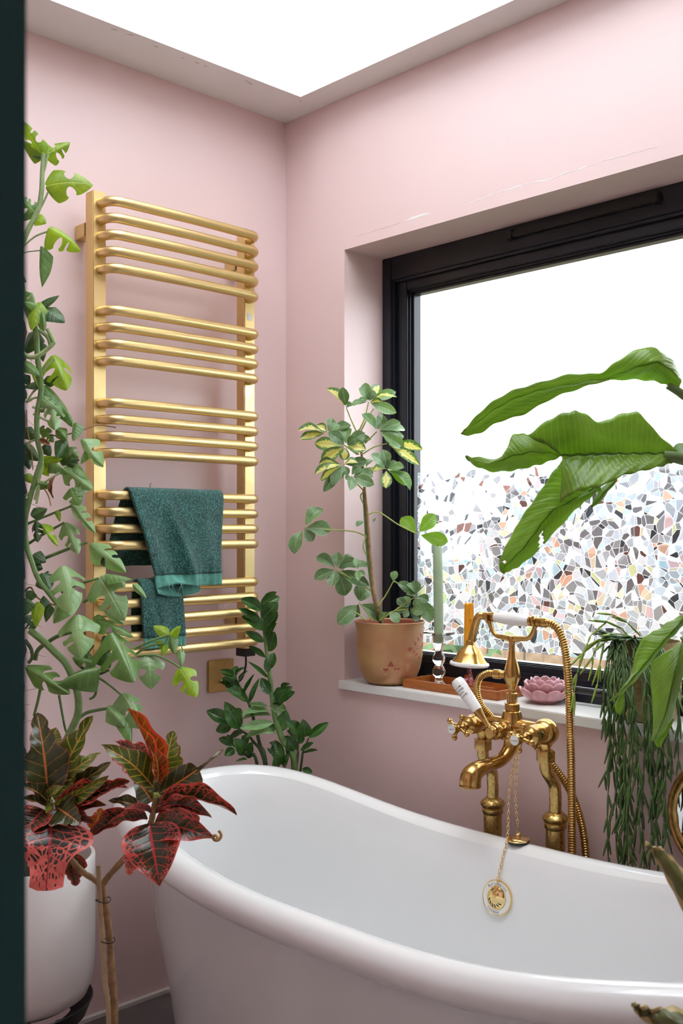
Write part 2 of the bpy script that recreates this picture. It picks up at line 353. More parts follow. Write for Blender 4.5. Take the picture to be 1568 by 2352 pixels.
# ---- downlights in the ceiling by the door
lampm, lnt, lb = new_mat('warm_lamp_glow'); lb.inputs['Emission Color'].default_value = (1, .78, .5, 1); lb.inputs['Emission Strength'].default_value = 14; lb.inputs['Base Color'].default_value = (.8, .7, .5, 1)
DL = None
for i, (x, y, txt) in enumerate([(2.42, -.45, 'white recessed ceiling spot nearest the window wall'), (2.46, -.95, 'white recessed ceiling spot in the middle of the row'), (2.42, -1.45, 'white recessed ceiling spot nearest the doorway')]):
    t = thing('ceiling_spot', (x, y, CEIL), txt, 'ceiling light', 'recessed ceiling spots')
    MB().lathe([(.025, CEIL - .001), (.025, CEIL - .004), (.041, CEIL - .005), (.042, CEIL - .0005)], 28, Matrix.Translation((x, y, 0)), capb=False, capt=False).build('bezel', M['white_plastic'], t)
    MB().lathe([(.024, CEIL - .003), (.024, CEIL - .001)], 24, Matrix.Translation((x, y, 0))).build('lens', lampm, t, False)
hl = thing('hall_fill_lamp', (1.4, -2.5, CEIL), 'round white fill lamp added on the unseen hallway ceiling', 'ceiling light')  # added, unseen: warm fill through the doorway for surfaces facing the camera
MB().lathe([(.15, CEIL - .001), (.16, CEIL - .03), (.16, CEIL - .04)], 32, Matrix.Translation((1.4, -2.5, 0))).build('base', M['white_plastic'], hl)
hm, hnt, hb = new_mat('hall_fill_glow'); hb.inputs['Emission Color'].default_value = (1, .88, .74, 1); hb.inputs['Emission Strength'].default_value = 4.0
MB().lathe([(.155, CEIL - .041), (.14, CEIL - .075), (.08, CEIL - .095), (.01, CEIL - .1)], 32, Matrix.Translation((1.4, -2.5, 0))).build('shade', hm, hl)

# ================================================================== bath
TX0, TXC, TYC, TB, TZL, TZH, TPW, TN, TR, TROT = .197, .951, -.462, .295, .594, .665, 1.565, 3.4, .032, .038
TA = TXC - TX0
def rim_z(c): t = min(abs(c), 1); return TZL + (TZH - TZL) * (1 - math.cos(math.pi * t ** TPW)) / 2
def tub_pt(th, off, z):
    c, s = math.cos(th), math.sin(th)
    sg = lambda q: (1 if q >= 0 else -1)
    n = TN - 1.0 * min(1, max(0, -off / .25))
    x = (TA + off) * sg(c) * abs(c) ** (2 / n); y = (TB + off) * sg(s) * abs(s) ** (2 / n)
    co, si = math.cos(TROT), math.sin(TROT)
    return V((TXC + co * x - si * y, TYC + si * x + co * y, z))
def build_tub():
    t = thing('bathtub', (TXC, TYC, 0), 'white freestanding double-ended roll top bath under the window', 'bathtub')
    def prof_mb(fn, nth=144, closed=False):
        m_ = MB(); rows = []
        for i in range(nth):
            th = 2 * math.pi * i / nth
            c = math.cos(th); sgc = abs(c) ** (2 / TN); zr = rim_z(sgc)
            rows.append([tub_pt(th, o, z) for o, z in fn(zr)])
        k = len(rows[0]); m_.v = [tuple(p) for r in rows for p in r]
        for i in range(nth):
            j = (i + 1) % nth
            for q in range(k - 1): m_.f.append((i*k+q, j*k+q, j*k+q+1, i*k+q+1))
        if closed: m_.f.append(tuple(i * k + k - 1 for i in range(nth)))
        return m_
    arc = lambda a0, a1, n, zr: [(TR * math.cos(math.radians(lerp(a0, a1, i / n))), zr + TR * math.sin(math.radians(lerp(a0, a1, i / n)))) for i in range(n + 1)]
    outer = lambda zr: [(-.108, 0), (-.106, .012), (-.100, .05), (-.088, .16), (-.070, .30), (-.048, .42), (-.032, zr - .07), (-.022, zr - .036)]
    body = prof_mb(outer).build('body', M['enamel'], t)
    rim = lambda zr: [(-.024, zr - .030)] + arc(-112, 148, 14, zr)
    prof_mb(rim).build('rim', M['enamel'], t, sharp=0)
    inner = lambda zr: [(TR * math.cos(math.radians(148)), zr + TR * math.sin(math.radians(148))), (-.036, zr - .004), (-.046, zr - .045), (-.054, zr - .10), (-.066, .44), (-.078, .34), (-.100, .25), (-.135, .19), (-.18, .165), (-.26, .155)]
    prof_mb(inner, closed=True).build('basin', M['enamel'], t, sharp=0)
    # overflow cover on the far inner side
    p = on_y(1143, 2062, TYC + TB - .052)
    Mx = Matrix.Translation(V((p.x, TYC + TB - .0505, p.z))) @ frame_from(V((.03, -1, .17))) @ Matrix.Scale(1.12, 4)
    ov = MB().lathe([(.031, -.004), (.0318, .002), (.0318, .0056), (.0305, .0062), (.0298, .0056), (.0285, .0050)], 40, Mx).build('overflow_cover', M['gold'], t)
    MB().lathe([(.0298, .0046), (.0297, .0058), (.0208, .0058), (.0208, .0046)], 40, Mx, capb=False, capt=False).build('enamel_ring', M['ceramic'], ov)
    MB().lathe([(.0206, .0050), (.0206, .0066), (.0192, .0070), (.0187, .0062), (.0165, .0080), (.011, .0106), (.005, .0120), (.0006, .0123)], 40, Mx).build('dome', M['gold'], ov)
    slot = MB()
    for k, a in enumerate((200, 222, 247, 272, 297, 320)):
        A = math.radians(a); c = V((.0135 * math.cos(A), .0135 * math.sin(A), .0094))
        d_ = V((math.cos(A + .5), math.sin(A + .5), -.35)).normalized()
        slot.tube([Mx @ (c - d_ * .0036), Mx @ c, Mx @ (c + d_ * .0036)], [.0008, .0014, .0008], 8)
    slot.build('overflow_slots', M['black'], ov)
    put('lettering', arc_text('Burlington', Mx, .0254, .0068, 90, 104, .0059), ov)
    put('lettering', arc_text('London', Mx, .0252, .0066, 258, 62, .0059, flip=True), ov)
    global OVER; OVER = Mx
    return t
_txt = {}
def text_mesh(s, size, mat):
    cu = bpy.data.curves.new('t', 'FONT'); cu.body = s; cu.size = size; cu.align_x = 'CENTER'; cu.align_y = 'CENTER'; cu.resolution_u = 3; cu.extrude = .00008
    o = bpy.data.objects.new('t', cu); COL.objects.link(o)
    dg = bpy.context.evaluated_depsgraph_get(); dg.update()
    me = bpy.data.meshes.new_from_object(o.evaluated_get(dg)); bpy.data.objects.remove(o); bpy.data.curves.remove(cu)
    me.materials.clear(); me.materials.append(mat); return me
def arc_text(s, Mx, rad, size, centre, span, z, flip=False, mat=None):
    """letters set round a circle in the local plane of Mx, joined to one lettering mesh"""
    bm = bmesh.new(); n = len(s)
    for i, ch in enumerate(s):
        if ch == ' ': continue
        a = centre + span * (.5 - (i + .5) / n) * (-1 if flip else 1)
        me = text_mesh(ch, size, M['ink']); A = math.radians(a)
        T = Mx @ Matrix.Translation((rad * math.cos(A), rad * math.sin(A), z)) @ Matrix.Rotation(A + (math.pi / 2 if flip else -math.pi / 2), 4, 'Z')
        me.transform(T); bm.from_mesh(me); bpy.data.meshes.remove(me)
    me = bpy.data.meshes.new('lettering'); bm.to_mesh(me); bm.free(); me.materials.append(mat or M['ink']); return me
tub = build_tub()

# ================================================================== heated towel rail
PYL, PYR, PXB, PXF = -.652, -.203, .055, .090
ZT, ZB = 2.068, .962
rail = thing('heated_towel_rail', (.07, (PYL + PYR) / 2, ZB), 'satin brass heated towel rail with many curved bars on the pink wall', 'towel rail')
for y in (PYL, PYR):
    MB().box((PXB, y - .0175, ZB), (PXF, y + .0175, ZT)).build('post', M['satin'], rail, True, .002)
BZ = []
z = 2.040
for g in (5, 4, 4, 4, 5):
    for k in range(g): BZ.append(z); z -= .039
    z -= .059
XF = .132
def bar_mesh():
    P = [V((PXF - .002, PYL + .002, 0)), V((PXF + .008, PYL + .003, 0))]
    R = .030
    for i in range(9):
        a = math.pi / 2 * i / 8; P.append(V((XF - R + R * math.sin(a), PYL + .004 + R - R * math.cos(a), 0)))
    for i in range(1, 8): P.append(V((XF + .004 * math.sin(math.pi * i / 8), lerp(PYL + .034, PYR - .034, i / 8), 0)))
    for i in range(9):
        a = math.pi / 2 * i / 8; P.append(V((XF - R + R * math.cos(a), PYR - .034 + R + .030 * 0 - .0 + R * math.sin(a) - R, 0)))
    P += [V((PXF + .008, PYR - .003, 0)), V((PXF - .002, PYR - .002, 0))]
    return MB().tube(P, .0117, 16).mesh('bar', M['satin'], True, 0, 50)
bm_ = bar_mesh()
for z in BZ: put('bar', bm_, rail, Matrix.Translation((0, 0, z)))
for y, z in ((PYL, 1.985), (PYR, 1.985), (PYL, 1.04), (PYR, 1.04)):
    b = MB().box((0, y - .014, z - .017), (.046, y + .014, z + .017)).build('wall_bracket', M['satin'], rail, True, .002)
    MB().box((.046, y - .013, z - .016), (PXB, y + .013, z + .016)).build('joint', M['black'], b, False)
MB().box((PXF, PYR - .009, 1.828), (PXF + .0006, PYR + .007, 1.847)).build('sticker', M['white_plastic'], rail, False)
MB().lathe([(.007, ZT), (.007, ZT + .004), (.004, ZT + .006)], 16, Matrix.Translation((.073, PYR, 0))).build('bleed_valve', M['steel'], rail)
MB().box((PXB - .001, PYR - .0185, ZB - .020), (PXF + .001, PYR + .0185, ZB + .001)).build('element_cap', M['black'], rail, True, .001)
MB().tube(smooth_path([(.073, PYR, ZB - .02), (.072, PYR, ZB - .05), (.065, PYR - .012, ZB - .085), (.03, PYR - .028, ZB - .098), (.005, -.233, .870)], 6), .0028, 8).build('flex_cord', M['black'], rail)
wp = thing('wall_plate', (0, -.233, .886), 'square brushed brass electrical plate below the towel rail', 'wall plate')
MB().box((0, -.276, .8435), (.0065, -.190, .9285)).build('plate', M['plate'], wp, True, .002)
MB().lathe([(.006, 0), (.006, .003), (.003, .004)], 14, Matrix.Translation((.0062, -.233, .872)) @ frame_from((1, 0, 0))).build('cord_outlet', M['plate'], wp)

# ================================================================== towels
def towel_mat():
    m, nt, b = new_mat('teal_terry_cloth')
    uvn = N(nt, 'ShaderNodeTexCoord')
    n1 = N(nt, 'ShaderNodeTexNoise', Scale=260.0, Detail=5.0, Roughness=.75); nt.links.new(uvn.outputs['Object'], n1.inputs['Vector'])
    n2 = N(nt, 'ShaderNodeTexNoise', Scale=24.0, Detail=3.0); nt.links.new(uvn.outputs['Object'], n2.inputs['Vector'])
    r = ramp(nt, [(.38, (.004, .030, .028)), (.50, (.018, .090, .078)), (.64, (.11, .27, .23))]); nt.links.new(n1.outputs['Fac'], r.inputs['Fac'])
    r2 = ramp(nt, [(.3, (.8, .8, .8)), (.7, (1.2, 1.2, 1.2))]); nt.links.new(n2.outputs['Fac'], r2.inputs['Fac'])
    c = mix_col(nt, 1.0, r.outputs['Color'], r2.outputs['Color'], 'MULTIPLY'); nt.links.new(c, b.inputs['Base Color'])
    b.inputs['Roughness'].default_value = .95; b.inputs['Sheen Weight'].default_value = .25; b.inputs['Specular IOR Level'].default_value = .1
    bp = N(nt, 'ShaderNodeBump', Strength=.9, Distance=.004); nt.links.new(n1.outputs['Fac'], bp.inputs['Height']); nt.links.new(bp.outputs['Normal'], b.inputs['Normal']); return m
M['towel'] = towel_mat()
M['towel_band'] = simple('teal_woven_band', (.085, .27, .215), .9, var=.15, scale=90, bump=.4, bscale=700, sheen=.2)
def sheet(fn, nu, nv, thick=.004):
    """cloth with real thickness: fn(u,v)->point; both faces and the edge"""
    m_ = MB(); P = [[V(fn(i / nu, j / nv)) for j in range(nv + 1)] for i in range(nu + 1)]
    def nrm(i, j):
        a = P[min(i+1, nu)][j] - P[max(i-1, 0)][j]; b = P[i][min(j+1, nv)] - P[i][max(j-1, 0)]
        n = a.cross(b); return n.normalized() if n.length > 1e-12 else V((1, 0, 0))
    top = []; bot = []
    for i in range(nu + 1):
        for j in range(nv + 1):
            n = nrm(i, j); top.append(P[i][j] + n * thick * .5); bot.append(P[i][j] - n * thick * .5)
    k = (nu + 1) * (nv + 1); m_.v = [tuple(p) for p in top + bot]; I = lambda i, j: i * (nv + 1) + j
    for i in range(nu):
        for j in range(nv):
            m_.f.append((I(i,j), I(i+1,j), I(i+1,j+1), I(i,j+1))); m_.f.append((k+I(i,j), k+I(i,j+1), k+I(i+1,j+1), k+I(i+1,j)))
    for i in range(nu):
        for j in (0, nv):
            q = (I(i,j), I(i+1,j), k+I(i+1,j), k+I(i,j)); m_.f.append(q if j == nv else q[::-1])
    for j in range(nv):
        for i in (0, nu):
            q = (I(i,j), I(i,j+1), k+I(i,j+1), k+I(i,j)); m_.f.append(q if i == 0 else q[::-1])
    return m_
def hang(yl0, yr0, yl1, yr1, zbar, xbar, zf, zb, amp, seed, rad=.017, slant=0):
    """a cloth laid over a bar: u runs from the front hem over the bar to the back hem, v along the bar"""
    Lf = zbar - zf; Lb = zbar - zb; arc = math.pi * rad; L = Lf + arc + Lb
    def fn(u, v):
        s = u * L
        if s < Lf: x, z_, h = xbar + rad, zf + s, (Lf - s) / Lf; side = 1
        elif s < Lf + arc:
            a = (s - Lf) / rad; x, z_, h = xbar + rad * math.cos(a), zbar + rad * math.sin(a), 0; side = 1
        else: x, z_, h = xbar - rad, zbar - (s - Lf - arc), -(s - Lf - arc) / Lb; side = -1
        if h >= 0: y = lerp(lerp(yl0, yl1, h), lerp(yr0, yr1, h), v); 
        else: y = lerp(yl0 + .05 * h * slant, yr0, v)
        q = abs(h) ** .8
        fold = math.sin(v * 9.2 + seed + 2.2 * h) * .5 + math.sin(v * 17 - 3 * h + seed * 2) * .3 + .8 * math.exp(-((v - .34 - .18 * h) / .05) ** 2)
        x += side * amp * q * (fold + .8) + (.0014 * math.sin(v * 60) if abs(h) > .93 else 0)
        z_ += (.010 * (v - .3) * 0)
        return (x, y, z_)
    return fn
ZBAR = BZ[13]
tw = thing('towel', (XF, -.47, 1.15), 'teal terry hand towel hanging over the middle bars of the brass rail', 'towel')
f1 = hang(-.607, -.338, -.545, -.349, ZBAR, XF + .002, 1.168, 1.19, .012, 1.0, slant=1)
sheet(f1, 66, 48, .006).build('terry_cloth', M['towel'], tw, True, sharp=0)
def band_fn(z0, z1, src, xo=0):
    """the flat woven border and fringe below the front hem"""
    def fn(u, v):
        p0 = V(src(0, v)); p1 = V(src(.02, v)); d = (p0 - p1); 
        drop = z0 + (z1 - z0) * u
        flare = max(0, 1 - abs(v - .25) / .28)
        x = p0.x + xo + .024 * flare * u * u - .004 * (1 - flare) * u
        zz = p0.z - .002 - drop - .010 * u * max(0, .55 - v)
        if u > .7: x += .0012 * math.sin(v * 150)
        return (x, p0.y + .012 * u * (v - .2) * 0 + .004 * u, zz + .012 * u * flare)
    return fn
sheet(band_fn(-.003, .027, f1), 10, 60, .004).build('woven_border', M['towel_band'], tw, True, sharp=0)
# the folded-under end that shows below the border
def tongue(u, v):
    y = lerp(-.540, -.405, v); bow = math.sin(math.pi * min(1, v * 1.15)) if v < .87 else 0
    return (XF + .012 + .020 * u * (1 - v) + .0012 * math.sin(v * 110) * (u > .7), y, 1.168 - .040 * u - .010 * math.sin(math.pi * v) * u - .004)
sheet(tongue, 8, 50, .004).build('folded_end', M['towel_band'], tw, True, sharp=0)
fr_ = MB()
for k in range(9):
    y = -.505 + rc.uniform(-.02, .03); x = XF + .045
    fr_.tube(smooth_path([(x - .006, y, 1.150), (x, y + rc.uniform(-.004, .004), 1.143), (x + .001, y + rc.uniform(-.008, .008), 1.132 + rc.uniform(-.004, .006))], 3), .0006, 5)
fr_.build('loose_threads', M['towel_band'], tw)
MB().tube(smooth_path([(XF, -.540, ZBAR + .018), (XF, -.541, ZBAR + .026), (XF + .002, -.539, ZBAR + .031)], 3), .0008, 5).build('loose_threads', M['towel'], tw)
tw2 = thing('towel', (XF, -.51, .99), 'small teal face cloth hanging on the lower bars beneath the larger towel', 'towel')
f2 = hang(-.580, -.462, -.572, -.457, BZ[17], XF + .002, 1.020, 1.03, .004, 3.3)
sheet(f2, 44, 30, .006).build('terry_cloth', M['towel'], tw2, True, sharp=0)
def band2(u, v):
    p0 = V(f2(0, v)); return (p0.x + (.001 * math.sin(v * 80) if u > .6 else 0), p0.y, p0.z + .002 - .028 * u)
sheet(band2, 8, 40, .0035).build('woven_border', M['towel_band'], tw2, True, sharp=0)
# ================================================================== bath mixer tap
TY = -.100
def tap():
    t = thing('bath_mixer_tap', (.87, -.075, 0), 'aged brass bath mixer tap on two standpipes behind the bath', 'tap')
    LX, RX, ZC = .786, .953, .848
    CXX = .866
    for (x, zf) in ((.790, .676), (.957, .665)):
        zf = .672
        b = MB().lathe([(.030, 0), (.030, .006), (.0215, .010), (.0205, .02), (.0205, zf - .028), (.0205, zf - .034), (.0238, zf - .030), (.0240, zf - .022), (.0222, zf - .020), (.0275, zf - .013), (.0282, zf - .009), (.0250, zf - .004), (.0165, zf + .003)], 36, Matrix.Translation((x, -.070, 0))).build('standpipe', M['brass_old'], t)
    for (x, x2) in ((.790, LX), (.957, RX)):
        MB().tube(smooth_path([(x, -.070, .668), (x, -.070, .712), (x - .001, -.074, .735), (x2, -.096, .765), (x2, TY, .785), (x2, TY, .800)], 6), .0130, 20).build('cranked_leg', M['brass_old'], t)
        MB().lathe([(.0195, .786), (.0208, .789), (.0208, .807), (.0195, .810)], 6, Matrix.Translation((x2, TY, 0)), a0=.3).build('union_nut', M['brass_old'], t, True, .0008)
        MB().lathe([(.0120, .808), (.0118, .816), (.0150, .822), (.0175, .830)], 24, Matrix.Translation((x2, TY, 0))).build('valve_neck', M['brass'], t)
    # bodies
    for (x, r) in ((LX, .0245), (RX, .0285)):
        MB().sphere((x, TY, ZC), r, 28, 16).build('valve_body', M['brass'], t)
    bd = MB().tube(smooth_path([(LX, TY, ZC), (LX + .03, TY - .001, ZC + .004), (CXX, TY, ZC), (RX - .03, TY, ZC + .004), (RX, TY, ZC)], 6), resample([.019, .0135, .019, .0135, .019], 25), 24).build('cross_body', M['brass'], t)
    MB().lathe([(.024, ZC - .022), (.027, ZC - .006), (.0255, ZC + .010), (.0215, ZC + .026), (.0195, ZC + .033), (.0165, ZC + .035)], 32, Matrix.Translation((CXX, TY, 0))).build('riser_cone', M['brass'], t)
    MB().lathe([(.0150, ZC + .034), (.0178, ZC + .036), (.0178, ZC + .050), (.0150, ZC + .052)], 6, Matrix.Translation((CXX, TY, 0)), a0=.2).build('riser_nut', M['brass'], t, True, .0008)
    MB().lathe([(.0115, ZC + .050), (.0115, ZC + .072), (.0085, ZC + .074), (.0075, ZC + .080), (.011, ZC + .088), (.0172, ZC + .104), (.0182, ZC + .114), (.0150, ZC + .130), (.0092, ZC + .150), (.0066, ZC + .170), (.0066, ZC + .182), (.010, ZC + .192), (.009, ZC + .196)], 32, Matrix.Translation((CXX, TY, 0))).build('vase_riser', M['brass'], t)
    # handset cradle
    zc = ZC + .190
    for s in (-1, 1):
        P = smooth_path([(CXX, TY, zc), (CXX + s * .020, TY, zc + .002), (CXX + s * .043, TY, zc + .005), (CXX + s * .055, TY, zc + .018), (CXX + s * .061, TY, zc + .034)], 6)
        c = MB().tube(P, resample([.0075, .0062, .0050, .0048, .0050], len(P)), 14).build('cradle_arm', M['brass'], t)
        rg = [(CXX + s * .062 + 0, TY + .0125 * math.sin(a), zc + .044 + .0125 * math.cos(a)) for a in [math.radians(q) for q in range(50, 311, 20)]]
        MB().tube(rg, .0036, 10).build('cradle_hook', M['brass'], c)
    # side outlet of the riser and its short hose loop
    zo = ZC + .111
    MB().lathe([(.0085, 0), (.0085, .014), (.0105, .016), (.0105, .030), (.009, .032)], 20, Matrix.Translation((CXX - .012, TY - .002, zo)) @ frame_from((-1, -.25, 0))).build('hose_outlet', M['brass'], t)
    # diverter: boss towards the room, lever with ceramic grip
    bx = CXX - .004
    ax = frame_from((-.05, -1, 0))
    MB().lathe([(.021, -.005), (.0225, .006), (.0225, .014), (.0175, .018), (.0165, .030), (.0185, .034), (.0185, .042), (.0155, .046)], 30, Matrix.Translation((bx, TY - .012, ZC - .004)) @ ax).build('diverter_boss', M['brass'], t)
    pv = V((bx - .003, TY - .058, ZC - .006))
    MB().lathe([(.0135, -.008), (.0145, -.004), (.0145, .008), (.0120, .011), (.0118, .012)], 26, Matrix.Translation(pv) @ ax).build('lever_pivot', M['brass'], t)
    tip = V((.764, -.166, .946))
    dl = (tip - pv).normalized(); Lq = (tip - pv).length
    nk = MB().tube([pv + dl * .008, pv + dl * .03 , pv + dl * .047, pv + dl * .058], [.0060, .0055, .0085, .0112], 18).build('lever_neck', M['brass'], t)
    Mg = Matrix.Translation(pv + dl * .057) @ frame_from(dl, V((0, -1, 0)))
    Lg = Lq - .057
    MB().lathe([(.0110, 0), (.0116, .004), (.0134, Lg * .45), (.0150, Lg * .80), (.0150, Lg * .90), (.0125, Lg * .98), (.006, Lg), (.0008, Lg)], 30, Mg).build('ceramic_grip', M['ceramic'], t)
    # printed words on the grip: they face the camera side
    vd = (CAM - tip); vd = (vd - dl * vd.dot(dl)).normalized(); sd = dl.cross(vd)
    def gp(s, txt, size):
        me = text_mesh(txt, size, M['ink'])
        # wrap the flat lettering round the grip
        rr = lerp(.0116, .0150, min(1, s / (Lg * .8))) + .0004
        for vv in me.vertices:
            a = vv.co.x / rr - .62; h = s + vv.co.y
            p = pv + dl * (.057 + h) + (vd * math.cos(a) + (-sd) * math.sin(a) * -1) * rr
            vv.co = p
        return me
    put('lettering', gp(Lg * .66, 'SHOWER', .0058), t); put('lettering', gp(Lg * .57, 'BATH', .0058), t)
    ar = MB()
    def onG(s, w_):
        rr = lerp(.0116, .0150, min(1, s / (Lg * .8))) + .0003; a = w_ / rr - .62
        return pv + dl * (.057 + s) + (vd * math.cos(a) + sd * math.sin(a)) * rr
    for s, w0, w1 in ((Lg * .75, -.010, .007), (Lg * .49, -.010, .007)):
        ar.tube([onG(s, lerp(w0, w1, k / 6)) for k in range(7)], .00035, 6)
    s = Lg * .75; ar.add([onG(s, .011), onG(s + .002, .006), onG(s - .002, .006)], [(0, 1, 2)])
    s = Lg * .49; ar.tube([onG(s + .0022 * math.sin(a), .009 + .0022 * math.cos(a)) for a in [k * math.pi / 4 for k in range(9)]], .0003, 5)
    ar.build('arrow_marks', M['ink'], t)
    # the two cross head handles
    for (x, word, a0, zoff) in ((LX, 'HOT', 20, 0), (RX, 'COLD', 33, 0)):
        ax = frame_from((-.02, -1, -.03), V((0, 0, 1))); o = Matrix.Translation((x, TY, ZC)) @ ax
        sl = MB().lathe([(.020, .012), (.0212, .016), (.0212, .040), (.0200, .043), (.0206, .046), (.0200, .052), (.0145, .056), (.0135, .058), (.0105, .060), (.0105, .070), (.0085, .072), (.0085, .086), (.0112, .090), (.0120, .094), (.0120, .104), (.0112, .1055), (.0102, .1055)], 32, o).build('handle_stem', M['brass'], t)
        for k in range(4):
            A = math.radians(a0 + 45 + 90 * k); dv = V((math.cos(A), math.sin(A), 0))
            P = [o @ (dv * r + V((0, 0, .083))) for r in (.008, .018, .022, .024)]
            arm = MB().tube(P, [.0042, .0030, .0034, .0040], 12)
            arm.sphere(o @ (dv * .0265 + V((0, 0, .083))), .0062, 14, 10); arm.build('cross_arm', M['brass'], t)
        MB().lathe([(.0102, .1050), (.0102, .1064), (.0094, .1068)], 30, o).build('ceramic_disc', M['ceramic'], t)
        # lettering upright in the disc's plane
        z_ax = (o.to_3x3() @ V((0, 0, 1))).normalized(); x_ax = V((0, 0, 1)).cross(z_ax).normalized(); y_ax = z_ax.cross(x_ax)
        ctr = o @ V((0, 0, .1068))
        F = Matrix((x_ax, y_ax, z_ax)).transposed().to_4x4(); F = Matrix.Translation(ctr) @ F
        me = text_mesh(word, .0052, M['ink']); me.transform(F @ Matrix.Translation((0, -.0006, .0003))); put('lettering', me, t)
        put('lettering', arc_text('CRAFTER', F, .0075, .0032, 55, 150, .0003), t)
    # spout
    P = smooth_path([(CXX, TY, ZC - .015), (CXX - .002, TY - .004, ZC - .045), (CXX - .004, TY - .030, ZC - .067), (CXX - .008, TY - .070, ZC - .074), (CXX - .010, TY - .105, ZC - .078), (CXX - .012, TY - .124, ZC - .090), (CXX - .012, TY - .128, ZC - .108)], 7)
    MB().tube(P, resample([.0180, .0155, .0142, .0140, .0185, .0228, .0228], len(P)), 28).build('spout', M['brass'], t)
    MB().lathe([(.0222, .0), (.0232, .001), (.0232, .004), (.0222, .006)], 28, Matrix.Translation((CXX - .012, TY - .128, ZC - .112))).build('spout_lip', M['brass'], t)
    # chain eye under the cold handle
    MB().tube([(RX - .048 + .005 * math.cos(a), TY - .030, ZC - .040 + .005 * math.sin(a)) for a in [k * math.pi / 6 for k in range(13)]], .0011, 8).build('chain_eye', M['brass'], t)
    return t
tap_o = tap()
def hose_mesh(P, r=.0088, pitch=.0052):
    """ribbed metal hose"""
    Q = smooth_path(P, 24); L = [0]
    for a, b in zip(Q[:-1], Q[1:]): L.append(L[-1] + (b - a).length)
    n = int(L[-1] / pitch * 4); pts = []; rad = []; j = 0
    for i in range(n + 1):
        s = L[-1] * i / n
        while j < len(L) - 2 and L[j+1] < s: j += 1
        t = (s - L[j]) / max(1e-9, L[j+1] - L[j]); pts.append(Q[j].lerp(Q[j+1], t)); rad.append(r * (1, .96, .76, .96)[i % 4])
    return MB().tube(pts, rad, 14)
def handset():
    CXX, zc = .866, .848 + .190 + .045
    t = thing('shower_handset', (CXX, TY, zc - .012), 'brass telephone style shower handset with white grip resting on the tap cradle', 'shower head')
    xa = V((1, 0, -.03)).normalized()
    Mh = Matrix.Translation((CXX - .055, TY, zc)) @ frame_from(xa)
    MB().lathe([(.0090, .008), (.0104, .010), (.0128, .030), (.0142, .055), (.0136, .080), (.0108, .100), (.0094, .102)], 30, Mh).build('ceramic_grip', M['ceramic'], t)
    MB().lathe([(.0080, .100), (.0112, .102), (.0112, .107), (.0075, .110), (.0075, .122), (.0100, .120), (.0100, .134), (.0108, .135), (.0108, .144), (.009, .146)], 26, Mh).build('hose_coupling', M['brass'], t)
    MB().lathe([(.0070, -.010), (.0098, -.008), (.0102, .002), (.0116, .004), (.0116, .009), (.009, .011)], 26, Mh).build('neck_collar', M['brass'], t)
    P = smooth_path([Mh @ V((0, 0, -.006)), Mh @ V((0, 0, -.022)), Mh @ V((-.006, 0, -.034)) + V((0, 0, -.004)), V((CXX - .104, TY - .003, zc - .038)), V((CXX - .110, TY - .004, zc - .062))], 6)
    MB().tube(P, .0088, 20).build('neck', M['brass'], t)
    bell = Matrix.Translation((CXX - .111, TY - .004, zc - .060)) @ frame_from((-.04, -.05, -1))
    r = MB().lathe([(.0088, -.004), (.0104, -.002), (.0104, .004), (.0125, .008), (.022, .016), (.0285, .026), (.0335, .037), (.0395, .044), (.0415, .047)], 40, bell, capt=False).build('bell', M['brass'], t)
    MB().lathe([(.0400, .0445), (.0435, .0455), (.0448, .0490), (.0435, .0525), (.040, .0540), (.034, .0535), (.001, .0525)], 40, bell, capb=False).build('ceramic_rose', M['ceramic'], t)
    # ribbed hose: from the coupling over and down behind the bath, and up to the tap outlet
    e = Mh @ V((0, 0, .146))
    H = [e, e + V((.010, 0, -.001)), e + V((.026, .004, -.014)), e + V((.038, .010, -.055)), e + V((.043, .016, -.14)), e + V((.044, .022, -.26)), e + V((.044, .026, -.38)), e + V((.045, .026, -.50)), e + V((.048, .026, -.58)), e + V((.058, .030, -.625)), e + V((.066, .040, -.58)), e + V((.062, .052, -.50)), e + V((.042, .062, -.42)), e + V((.008, .060, -.35)), e + V((-.050, .030, -.27)), e + V((-.085, .0, -.225))]
    hose_mesh(H).build('hose', M['brass'], t)
    o = V((CXX - .042, TY - .010, .959))
    H2 = [o, o + V((-.014, -.003, 0)), o + V((-.034, -.006, -.012)), o + V((-.042, -.006, -.038)), o + V((-.034, -.002, -.070)), o + V((-.016, .010, -.095)), o + V((-.002, .020, -.112))]
    hose_mesh(H2, .0078, .0046).build('hose', M['brass'], t)
    return t
handset()

# ================================================================== plug, chain
def link_mesh(L=.0088, W=.0046, r=.00075):
    P = []
    for i in range(17):
        a = 2 * math.pi * i / 16; x = (W / 2) * math.cos(a); y = (W / 2) * math.sin(a) + (1 if math.sin(a) > 0 else -1) * (L - W) / 2 * (1 if abs(math.sin(a)) > .01 else 0)
        P.append(V((x, y, 0)))
    return MB().tube(P, r, 6, cap=False).mesh('chain_link', M['gold'])
LINK = link_mesh()
def chain(parent, P):
    Q = smooth_path(P, 20); L = [0]
    for a, b in zip(Q[:-1], Q[1:]): L.append(L[-1] + (b - a).length)
    pitch = .0074; n = int(L[-1] / pitch); j = 0
    for i in range(n):
        s = (i + .5) * pitch
        while j < len(L) - 2 and L[j+1] < s: j += 1
        t = (s - L[j]) / max(1e-9, L[j+1] - L[j]); p = Q[j].lerp(Q[j+1], t); d = (Q[j+1] - Q[j]).normalized()
        side = d.cross(V((0, -1, .2))).normalized(); nrm = side.cross(d)
        a = math.radians(20 if i % 2 else 110); x = side * math.cos(a) + nrm * math.sin(a); z = x.cross(d)
        put('chain_link', LINK, parent, Matrix.Translation(p) @ Matrix((x, d, z)).transposed().to_4x4())
